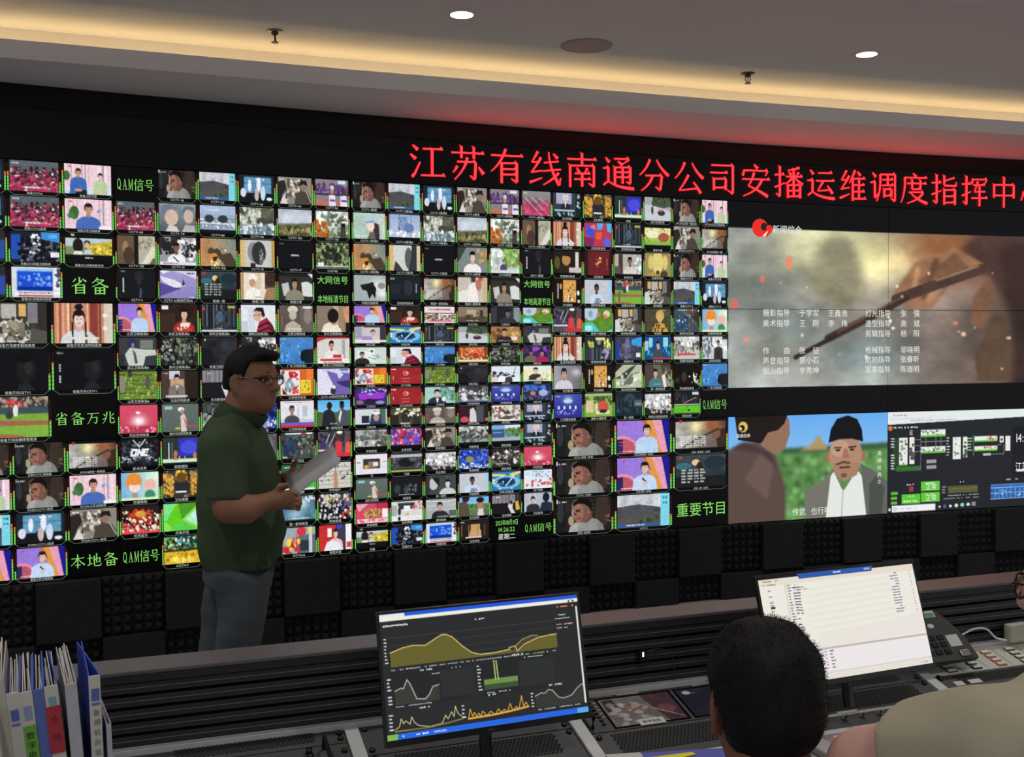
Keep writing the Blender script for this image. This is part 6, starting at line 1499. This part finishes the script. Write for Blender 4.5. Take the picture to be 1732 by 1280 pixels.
        for _ in range(relax):
            E = np.concatenate([F[:, [0, 1]], F[:, [1, 2]], F[:, [2, 3]], F[:, [3, 0]]])
            sm = np.zeros_like(V); ct = np.zeros(len(V))
            np.add.at(sm, E[:, 0], V[E[:, 1]]); np.add.at(ct, E[:, 0], 1)
            np.add.at(sm, E[:, 1], V[E[:, 0]]); np.add.at(ct, E[:, 1], 1)
            V = V*.5+.5*sm/np.maximum(ct, 1)[:, None]
        return V, F
    def build(s, name, m, parent=None, relax=1):
        V, F = s.mesh(relax)
        me = bpy.data.meshes.new(name)
        me.vertices.add(len(V)); me.vertices.foreach_set('co', V.astype(np.float32).ravel())
        me.loops.add(len(F)*4); me.loops.foreach_set('vertex_index', F.astype(np.int32).ravel())
        me.polygons.add(len(F)); me.polygons.foreach_set('loop_start', np.arange(0, len(F)*4, 4, dtype=np.int32))
        me.update(calc_edges=True)
        me.polygons.foreach_set('use_smooth', [True]*len(F))
        me.materials.append(m)
        return link_mesh(name, me, parent)
def rotz(a): return np.array([[math.cos(a), -math.sin(a), 0], [math.sin(a), math.cos(a), 0], [0, 0, 1]])
def roty(a): return np.array([[math.cos(a), 0, math.sin(a)], [0, 1, 0], [-math.sin(a), 0, math.cos(a)]])
class Head:
    """head frame: x forward, y left, z up, origin in the middle of the skull"""
    def __init__(s, c, yaw=0., pitch=0., k=1.0):
        s.c, s.M, s.k = np.array(c, float), rotz(yaw) @ roty(pitch), k
    def p(s, x, y, z): return s.c+s.M @ (np.array([x, y, z])*s.k)
    def skin(s, F, fat=1.0):
        e = lambda c, r, k=.02, op='u': F.ell(s.p(*c), np.array(r)*s.k, s.M, k, op)
        e((-.008, 0, .018), (.096, .074, .09), 0)
        e((.03, 0, -.04), (.064, .06*fat, .078), .03)
        e((.05, 0, -.088), (.034, .032*fat, .026), .03)           # chin
        for y in (-1, 1):
            e((.028, y*.041*fat, -.052), (.042, .028*fat, .04), .02)   # cheek
            e((.072, y*.030, .002), (.02, .022, .012), .012, 's')      # eye socket
            e((.07, y*.03, .019), (.022, .024, .008), .012)            # brow
            F.ell(s.p(-.016, y*.082*min(fat, 1.03), -.016), np.array((.022, .0085, .034))*s.k, s.M @ rotz(-y*.42), .006)   # ear
            e((-.010, y*.094, -.012), (.010, .008, .019), .004, 's')
            e((-.006, y*.080, -.045), (.009, .007, .010), .005)
        F.cone(s.p(.084, 0, .008), s.p(.106, 0, -.030), .009*s.k, .014*s.k, .012)
        for y in (-1, 1):
            e((.093, y*.013, -.034), (.012, .009, .009), .006)
        e((.082, 0, -.060), (.014, .024, .0065), .008)
        e((.080, 0, -.071), (.013, .022, .007), .006)
        e((.098, 0, -.0655), (.012, .022, .0018), .003, 's')
        return s
    def hair(s, F, t=.012, front=.055, side=-.005, nape=-.06, top=0.0):
        e = lambda c, r, k=.02, op='u': F.ell(s.p(*c), np.array(r)*s.k, s.M, k, op)
        e((-.008, 0, .02+top), (.096+t, .074+t, .09+t), 0)
        e((-.034, 0, -.03), (.074+t*.7, .064+t*.7, .06), .02)
        Mi = s.M.T
        def fn(X, Y, Z):
            q = [X-s.c[0], Y-s.c[1], Z-s.c[2]]
            x = (Mi[0, 0]*q[0]+Mi[0, 1]*q[1]+Mi[0, 2]*q[2])/s.k
            y = (Mi[1, 0]*q[0]+Mi[1, 1]*q[1]+Mi[1, 2]*q[2])/s.k
            z = (Mi[2, 0]*q[0]+Mi[2, 1]*q[1]+Mi[2, 2]*q[2])/s.k
            low = np.where(x > .035, front+(x-.035)*.05, np.where(x > .010, side+(front-side)*np.clip((x-.012)/.02, 0, 1), np.where(x > -.036, side+.022, np.where(x > -.046, side-.01, nape))))
            return (low-z)*.6
        return fn
def hand(F, w, fwd, side, up, curl=1.0, k=1.0, thumb=1):
    """palm with four bent fingers and a side thumb; fwd/side/up: unit vectors of the hand"""
    w, f, s_, u = [np.array(v, float) for v in (w, fwd, side, up)]
    pc = w+f*.045*k
    F.cone(w, w+f*.03*k, .024*k, .03*k, .015)
    for q in (-.027, -.009, .009, .027):
        F.cone(w+f*.02*k+s_*q*.7*k, w+f*.082*k+s_*q*k, .0165*k, .0135*k, .012)
    for q, L in zip((-.030, -.010, .010, .030), (.036, .043, .041, .033)):
        a = w+f*.085*k+s_*q*k
        b = a+(f*math.cos(.5*curl)-u*math.sin(.5*curl))*L*k
        c = b+(f*math.cos(1.3*curl)-u*math.sin(1.3*curl))*L*.68*k
        d = c+(f*math.cos(2.0*curl)-u*math.sin(2.0*curl))*L*.5*k
        F.chain([a, b, c, d], [.0105*k, .0098*k, .009*k, .0078*k], .003)
    a = w+f*.022*k-s_*.026*k*thumb
    b = a+(f*.5-s_*.75*thumb-u*.35)*.04*k
    c = b+(f*.85-s_*.25*thumb-u*.4)*.032*k
    F.chain([a, b, c], [.0145*k, .012*k, .0095*k], .006)
def blades(name, V, N, n, L, wd, m, parent, seed, keep=None):
    """short tapered hairs standing on a hair surface"""
    r = np.random.RandomState(seed)
    ok = np.arange(len(V)) if keep is None else np.where(keep(V))[0]
    ids = r.choice(ok, n)
    vs, fs = [], []
    for i in ids:
        p = V[i]+(r.rand(3)-.5)*.006
        nrm = N[i]+(r.rand(3)-.5)*1.1+np.array([0, 0, -.25])
        nrm /= np.linalg.norm(nrm)
        t = np.cross(nrm, r.rand(3)-.5); t /= np.linalg.norm(t)+1e-9
        l = L*(.5+r.rand())
        o = len(vs)
        vs += [p-t*wd, p+t*wd, p+nrm*l*.6+t*wd*.6, p+nrm*l]
        fs.append((o, o+1, o+2, o+3))
    return mesh_obj(name, vs, fs, m, parent)
def vnormals(V, F):
    n = np.cross(V[F[:, 2]]-V[F[:, 0]], V[F[:, 3]]-V[F[:, 1]])
    N = np.zeros_like(V)
    for k in range(4): np.add.at(N, F[:, k], n)
    return N/(np.linalg.norm(N, axis=1, keepdims=True)+1e-12)
def ring(pts, r, b):
    b.tube(list(pts)+[pts[0]], r, 6)
    return b
def skin_mat(name, col):
    m = mat(name, col, .55, spec=.35, var=.1, scale=40, bump=.1, bscale=250)
    return m
M_HAIR = mat('black_hair', '080707', .6, spec=.2, var=.4, scale=120, bump=.5, bscale=420)
M_GLS = mat('spectacle_black', '100c0c', .25)
M_LENS = bpy.data.materials.new('spectacle_lens'); M_LENS.use_nodes = True
_b = M_LENS.node_tree.nodes['Principled BSDF']; _b.inputs['Transmission Weight'].default_value = 1.0; _b.inputs['Roughness'].default_value = .02; _b.inputs['IOR'].default_value = 1.12
def glasses(hd, parent, name='eyeglasses', metal=False):
    t = bpy.data.objects.new(name, None); COL.objects.link(t); t.parent = parent
    b = MB()
    for y in (-1, 1):
        pts = [hd.p(.098-.004*abs(math.cos(a)), y*(.034+.026*math.cos(a)), .0+.018*math.sin(a)-.002) for a in [2*PI*k/20 for k in range(20)]]
        ring([Vector(q) for q in pts], .0018, b)
        b.tube([Vector(hd.p(.096, y*.060, .006)), Vector(hd.p(.06, y*.080, .006)), Vector(hd.p(.0, y*.083, .004)), Vector(hd.p(-.02, y*.082, -.008))], .0022, 6)
        lv = MB().add([hd.p(.098-.004*abs(math.cos(a)), y*(.034+.025*math.cos(a)), .017*math.sin(a)-.002) for a in [2*PI*k/20 for k in range(20)]], [tuple(range(20))])
        lv.build('lens', M_LENS, t)
    b.tube([Vector(hd.p(.098, -.010, .004)), Vector(hd.p(.102, 0, .007)), Vector(hd.p(.098, .010, .004))], .0018, 6)
    b.build('frame', M_GLS, t)
def eyes(hd, parent):
    for y in (-1, 1):
        c = hd.p(.070, y*.030, .0)
        MB().lathe([(0, -.0115), (.007, -.009), (.0115, 0), (.007, .009), (0, .0115)], 14, Matrix.Translation(Vector(c))).build('eye', mat('eye_white', '8a807a', .2), parent, True)
        MB().lathe([(0, -.002), (.0055, -.001), (.0055, .001), (0, .002)], 14, Matrix.Translation(Vector(hd.p(.0805, y*.030, .0))) @ Matrix(hd.M.tolist()).to_4x4() @ Matrix.Rotation(PI/2, 4, 'Y')).build('iris', mat('iris_dark', '140c08', .2), parent, True)
        b = MB()
        b.tube([Vector(hd.p(.084, y*.014, .020)), Vector(hd.p(.086, y*.03, .026)), Vector(hd.p(.074, y*.048, .021))], [.003, .0035, .0015], 6)
        b.build('eyebrow', M_HAIR, parent, True)
# ---- standing man in the green polo shirt: x is where he faces
man = thing('person', 'standing man in dark green polo shirt and grey jeans, holding papers, facing right', 'person', Matrix.Translation((-1.023, 4.05, 0)) @ Matrix.Rotation(R(2), 4, 'Z'))
hd = Head((.048, 0, 1.492), R(-24), R(3), 1.02)
SK = skin_mat('tan_skin', '8a5f48')
F = Field((-.3, -.40, -.01), (.36, .36, 1.62), .0065)
hd.skin(F, 1.14)
F.cone((.022, 0, 1.42), (-.02, 0, 1.31), .066, .075, .03)
F.ell((.06, -.012, 1.395), (.055, .055, .035), None, .03)
F.loft([(.88, -.01, 0, .10, .14), (.95, 0, 0, .115, .15), (1.1, 0, 0, .115, .16), (1.24, -.01, 0, .115, .165), (1.31, -.02, 0, .08, .12)], .03)
for y in (-1, 1):
    F.cone((-.03, y*.15, 1.285), (-.02, y*.205, 1.25), .055, .06, .03)
# right arm (towards the camera), left arm behind
F.chain([(-.015, -.215, 1.24), (.015, -.262, 1.045), (.07, -.258, 1.036), (.145, -.215, 1.060)], [.056, .052, .046, .031], .025)
hand(F, (.145, -.215, 1.060), (.90, .36, -.02), (-.05, .1, .99), (-.4, .9, 0), 1.4, .92, -1)
F.chain([(-.015, .215, 1.24), (.02, .25, 1.05), (.08, .22, 1.06), (.16, .09, 1.10)], [.055, .048, .042, .029], .025)
hand(F, (.16, .09, 1.10), (.75, -.6, .2), (.1, .3, .95), (.5, .7, -.3), .8, .9, -1)
F.loft([(.05, -.03, -.1, .05, .05), (.45, -.01, -.1, .055, .055), (.86, .0, -.07, .06, .06)], .03)
F.loft([(.05, -.12, .1, .05, .05), (.45, -.105, .1, .055, .055), (.86, -.03, .07, .06, .06)], .03)
F.build('body', SK, man, 2)
G = Field((-.12, -.16, 1.35), (.24, .16, 1.66), .0045)
fn = hd.hair(G, .011, .064, -.004, -.045, .002)
G.ell(hd.p(.062, 0, .088), (.042, .058, .022), hd.M, .02)
G.cut(fn)
HV = G.build('hair', M_HAIR, man, 1)
eyes(hd, man); glasses(hd, man)
M_POLO = mat('green_polo', '3b4b34', .85, spec=.2, var=.15, scale=90, bump=.25, bscale=700)
F = Field((-.27, -.36, .76), (.28, .36, 1.42), .0065)
F.loft([(.78, .0, 0, .150, .175), (.86, .0, 0, .150, .185), (.92, .002, 0, .158, .192), (1.0, -.002, 0, .155, .195), (1.08, .0, 0, .150, .195), (1.19, -.012, 0, .140, .195), (1.26, -.025, 0, .124, .180), (1.315, -.032, 0, .10, .13), (1.345, -.02, 0, .085, .09)], 0, p=2.2)
for y in (-1, 1):
    F.cone((-.03, y*.12, 1.29), (-.02, y*.195, 1.245), .072, .078, .03)
    F.cone((-.02, y*.205, 1.245), (.004, y*.248, 1.085), .078, .073, .03)
F.cone((-.015, 0, 1.31), (.03, 0, 1.39), .083, .081, .015)
F.cut(lambda X, Y, Z: np.where(np.abs(Y) > .203, (1.072+.02*np.abs(X)-Z), (.790+.22*np.maximum(0, X-.06)+.12*np.maximum(0, -X-.06)-Z)))
F.cut(lambda X, Y, Z: np.where(np.abs(Y) < .1, Z-(1.352-.42*(X-.02)), -1.0)*.8)
F.ell((.03, 0, 1.37), (.066, .066, .08), None, .0, 's')
F.bump(lambda X, Y, Z: .0035*np.sin(34*Z+9*Y+5*np.sin(11*X))*np.clip((1.2-Z)*4, 0, 1)+.002*np.sin(60*(X+.6*Z))+.003*np.sin(22*(Y*1.2+X-.4*Z)))
F.build('polo_shirt', M_POLO, man, 2)
F = Field((-.16, -.16, 1.27), (.2, .16, 1.44), .004)
F.cone((-.012, 0, 1.335), (.026, 0, 1.375), .088, .084, 0)
F.cone((-.012, 0, 1.30), (.04, 0, 1.42), .079, .073, .0, 's')
F.cut(lambda X, Y, Z: np.maximum(Z-(1.388-.40*(X-.0)), (1.342-.40*X)-Z-.035)*.9)
F.build('collar', mat('polo_collar', '33422d', .85, spec=.2), man, 1)
M_JEAN = mat('grey_jeans', '4b5156', .9, spec=.2, var=.2, scale=60, bump=.3, bscale=600)
F = Field((-.26, -.24, .07), (.2, .24, .93), .0075)
F.loft([(.74, -.015, 0, .128, .165), (.80, -.012, 0, .13, .17), (.90, -.005, 0, .135, .17)], .0)
F.loft([(.09, -.035, -.115, .085, .075), (.25, -.03, -.115, .078, .075), (.45, -.006, -.11, .077, .08), (.6, .02, -.105, .088, .09), (.78, .02, -.09, .105, .095)], .04)
F.loft([(.09, -.145, .11, .085, .075), (.25, -.14, .11, .075, .075), (.45, -.118, .105, .072, .08), (.6, -.092, .1, .084, .088), (.78, -.045, .085, .1, .09)], .04)
F.bump(lambda X, Y, Z: .004*np.sin(42*Z+14*X+7*np.sin(9*Z))*np.clip((.7-Z)*3, .15, 1)+.003*np.sin(30*(X-.8*Z)))
F.build('jeans', M_JEAN, man, 2)
for y, x in ((-.115, -.01), (.11, -.12)):
    F = Field((x-.18, y-.09, .0), (x+.22, y+.09, .13), .007)
    F.ell((x+.03, y, .05), (.14, .05, .045), None, 0).ell((x-.05, y, .07), (.06, .045, .06), None, .03)
    F.cut(lambda X, Y, Z: .004-Z)
    F.build('shoe', mat('dark_shoe', '181614', .5), man, 1)
# papers in his hands
pa_ = thing('paper_sheets', 'several printed paper sheets held in the hands of the man in green', 'papers', man.matrix_world.copy())
M_SHEET = mat('white_paper', 'a9a6a8', .8, var=.03)
for j in range(3):
    a = np.array([.155+.012*j, .055-.03*j, 1.108+.003*j]); b_ = np.array([.335+.008*j, .03-.03*j, 1.232+.004*j])
    dq = np.array([.058-.004*j, -.19, -.038-.004*j])
    vs, fs = [], []
    for i in range(9):
        t = i/8
        for k in range(5):
            u_ = k/4
            p = a+(b_-a)*t+dq*u_+np.array([-.35, 0, .65])*(.012*math.sin(PI*u_)+.012*t*(1-t))*(1 if j % 2 else .7)
            vs.append(p)
    fs = [(i*5+k, i*5+k+1, (i+1)*5+k+1, (i+1)*5+k) for i in range(8) for k in range(4)]
    o = mesh_obj('sheet', vs, fs, M_SHEET, pa_, True)
    so = o.modifiers.new('thickness', 'SOLIDIFY'); so.thickness = .0006
# ---- seated man with black hair, seen from behind (faces away, +Y)
def yframe(x, y, rz=0.):
    return Matrix.Translation((x, y, 0)) @ Matrix.Rotation(PI/2+rz, 4, 'Z')
m2 = thing('person', 'seated man with short black hair seen from behind, in front of the white monitor', 'person', yframe(.384, 1.64, R(-3)))
h2 = Head((.0, 0, 1.062), R(2), R(12), 1.0)
F = Field((-.24, -.34, .55), (.26, .34, 1.24), .006)
h2.skin(F, .94)
F.cone((-.03, 0, 1.02), (-.06, 0, .90), .058, .066, .03)
F.loft([(.56, -.05, 0, .11, .15), (.7, -.05, 0, .12, .16), (.82, -.06, 0, .11, .17), (.9, -.06, 0, .07, .1)], .03)
for y in (-1, 1):
    F.chain([(-.06, y*.12, .86), (-.05, y*.15, .82), (-.02, y*.16, .68), (.16, y*.12, .73)], [.05, .055, .045, .035], .03)
    hand(F, (.16, y*.12, .73), (.96, -.2*y, .0), (.0, 1, 0), (0, 0, 1), .7, .9, y)
F.build('body', skin_mat('ruddy_skin', '6e4636'), m2, 1)
G = Field((-.16, -.14, .9), (.16, .14, 1.24), .0045)
fn = h2.hair(G, .0155, .045, .0, -.115, .0)
G.cut(fn)
G.bump(lambda X, Y, Z: .003*np.sin(70*X+30*Z)*np.sin(63*Y+20*Z)+.004*np.sin(23*Y+5)*np.sin(19*Z))
V_, F_ = G.mesh(1)
me_o = G.build('hair', M_HAIR, m2, 1)
N_ = vnormals(V_, F_)
bl = blades('hair_strands', V_, N_, 7000, .0055, .00045, M_HAIR, m2, 5, lambda V: V[:, 2] > 1.03)
bl['kind'] = 'stuff'
F = Field((-.26, -.36, .5), (.12, .36, .96), .008)
F.loft([(.5, -.05, 0, .13, .17), (.7, -.05, 0, .135, .18), (.82, -.06, 0, .125, .19), (.89, -.06, 0, .09, .12), (.92, -.06, 0, .075, .085)], 0)
for y in (-1, 1):
    F.cone((-.06, y*.12, .855), (-.04, y*.16, .76), .064, .058, .03)
F.cut(lambda X, Y, Z: .52-Z)
F.ell((-.055, 0, .95), (.07, .07, .07), None, .0, 's')
F.build('shirt', mat('dark_shirt', '2a2c30', .85), m2, 1)
# ---- seated person in the beige T-shirt at the right edge
m3 = thing('person', 'seated person in beige T-shirt at the right picture edge, wearing dark glasses', 'person', yframe(.785, 1.47, R(26)))
h3 = Head((.03, -.075, 1.258), R(16), R(6), 1.03)
F = Field((-.26, -.40, .5), (.45, .40, 1.46), .007)
h3.skin(F, 1.05)
F.cone((.01, -.055, 1.19), (-.03, -.01, 1.10), .062, .07, .03)
F.loft([(.55, -.03, 0, .12, .16), (.8, -.03, 0, .12, .165), (1.02, -.04, 0, .11, .17), (1.1, -.04, 0, .07, .11)], .03)
F.chain([(-.03, .185, 1.085), (.085, .214, 1.045), (.17, .234, 1.0), (.29, -.0, .78)], [.055, .055, .048, .033], .03)
hand(F, (.29, -.0, .78), (.93, -.2, -.25), (.2, .97, 0), (.2, 0, .97), .6, .9, -1)
F.chain([(-.03, -.16, 1.045), (.02, -.23, .85), (.22, -.20, .74)], [.055, .05, .033], .03)
hand(F, (.22, -.20, .74), (.95, .2, -.2), (-.2, .97, 0), (.2, 0, .97), .6, .9, 1)
F.build('body', skin_mat('pink_skin', 'c8988a'), m3, 1)
G = Field((-.13, -.16, 1.14), (.2, .16, 1.47), .005)
fn = h3.hair(G, .014, .05, .0, -.06, .004)
G.cut(fn)
G.build('hair', M_HAIR, m3, 1)
eyes(h3, m3); glasses(h3, m3)
F = Field((-.26, -.36, .5), (.26, .40, 1.2), .007)
F.loft([(.52, -.03, 0, .15, .19), (.75, -.03, 0, .145, .19), (.95, -.04, 0, .14, .195), (1.05, -.04, 0, .125, .185), (1.115, -.04, 0, .10, .13), (1.165, -.03, -.01, .085, .09)], 0, p=2.2)
for y in (-1, 1):
    F.cone((-.04, y*.09, 1.125), (-.02, y*.185, 1.075), .066, .078, .03)
F.cone((-.02, .19, 1.08), (.10, .222, 1.035), .08, .074, .03)
F.cone((-.02, -.175, 1.035), (.03, -.225, .90), .08, .076, .03)
F.cut(lambda X, Y, Z: np.where(Y > .12, ((X-.10)*.90+(Y-.214)*.21-(Z-1.04)*.38), -1.0))
F.cut(lambda X, Y, Z: .54-Z)
F.ell((.0, 0, 1.2), (.075, .075, .085), None, .0, 's')
F.bump(lambda X, Y, Z: .004*np.sin(26*(Z+.7*Y+.4*X)+4*np.sin(7*X))+.002*np.sin(55*(Y-.5*Z)))
F.build('t_shirt', mat('beige_cotton', 'a39a84', .9, spec=.15, var=.06, scale=20, bump=.2, bscale=800), m3, 2)
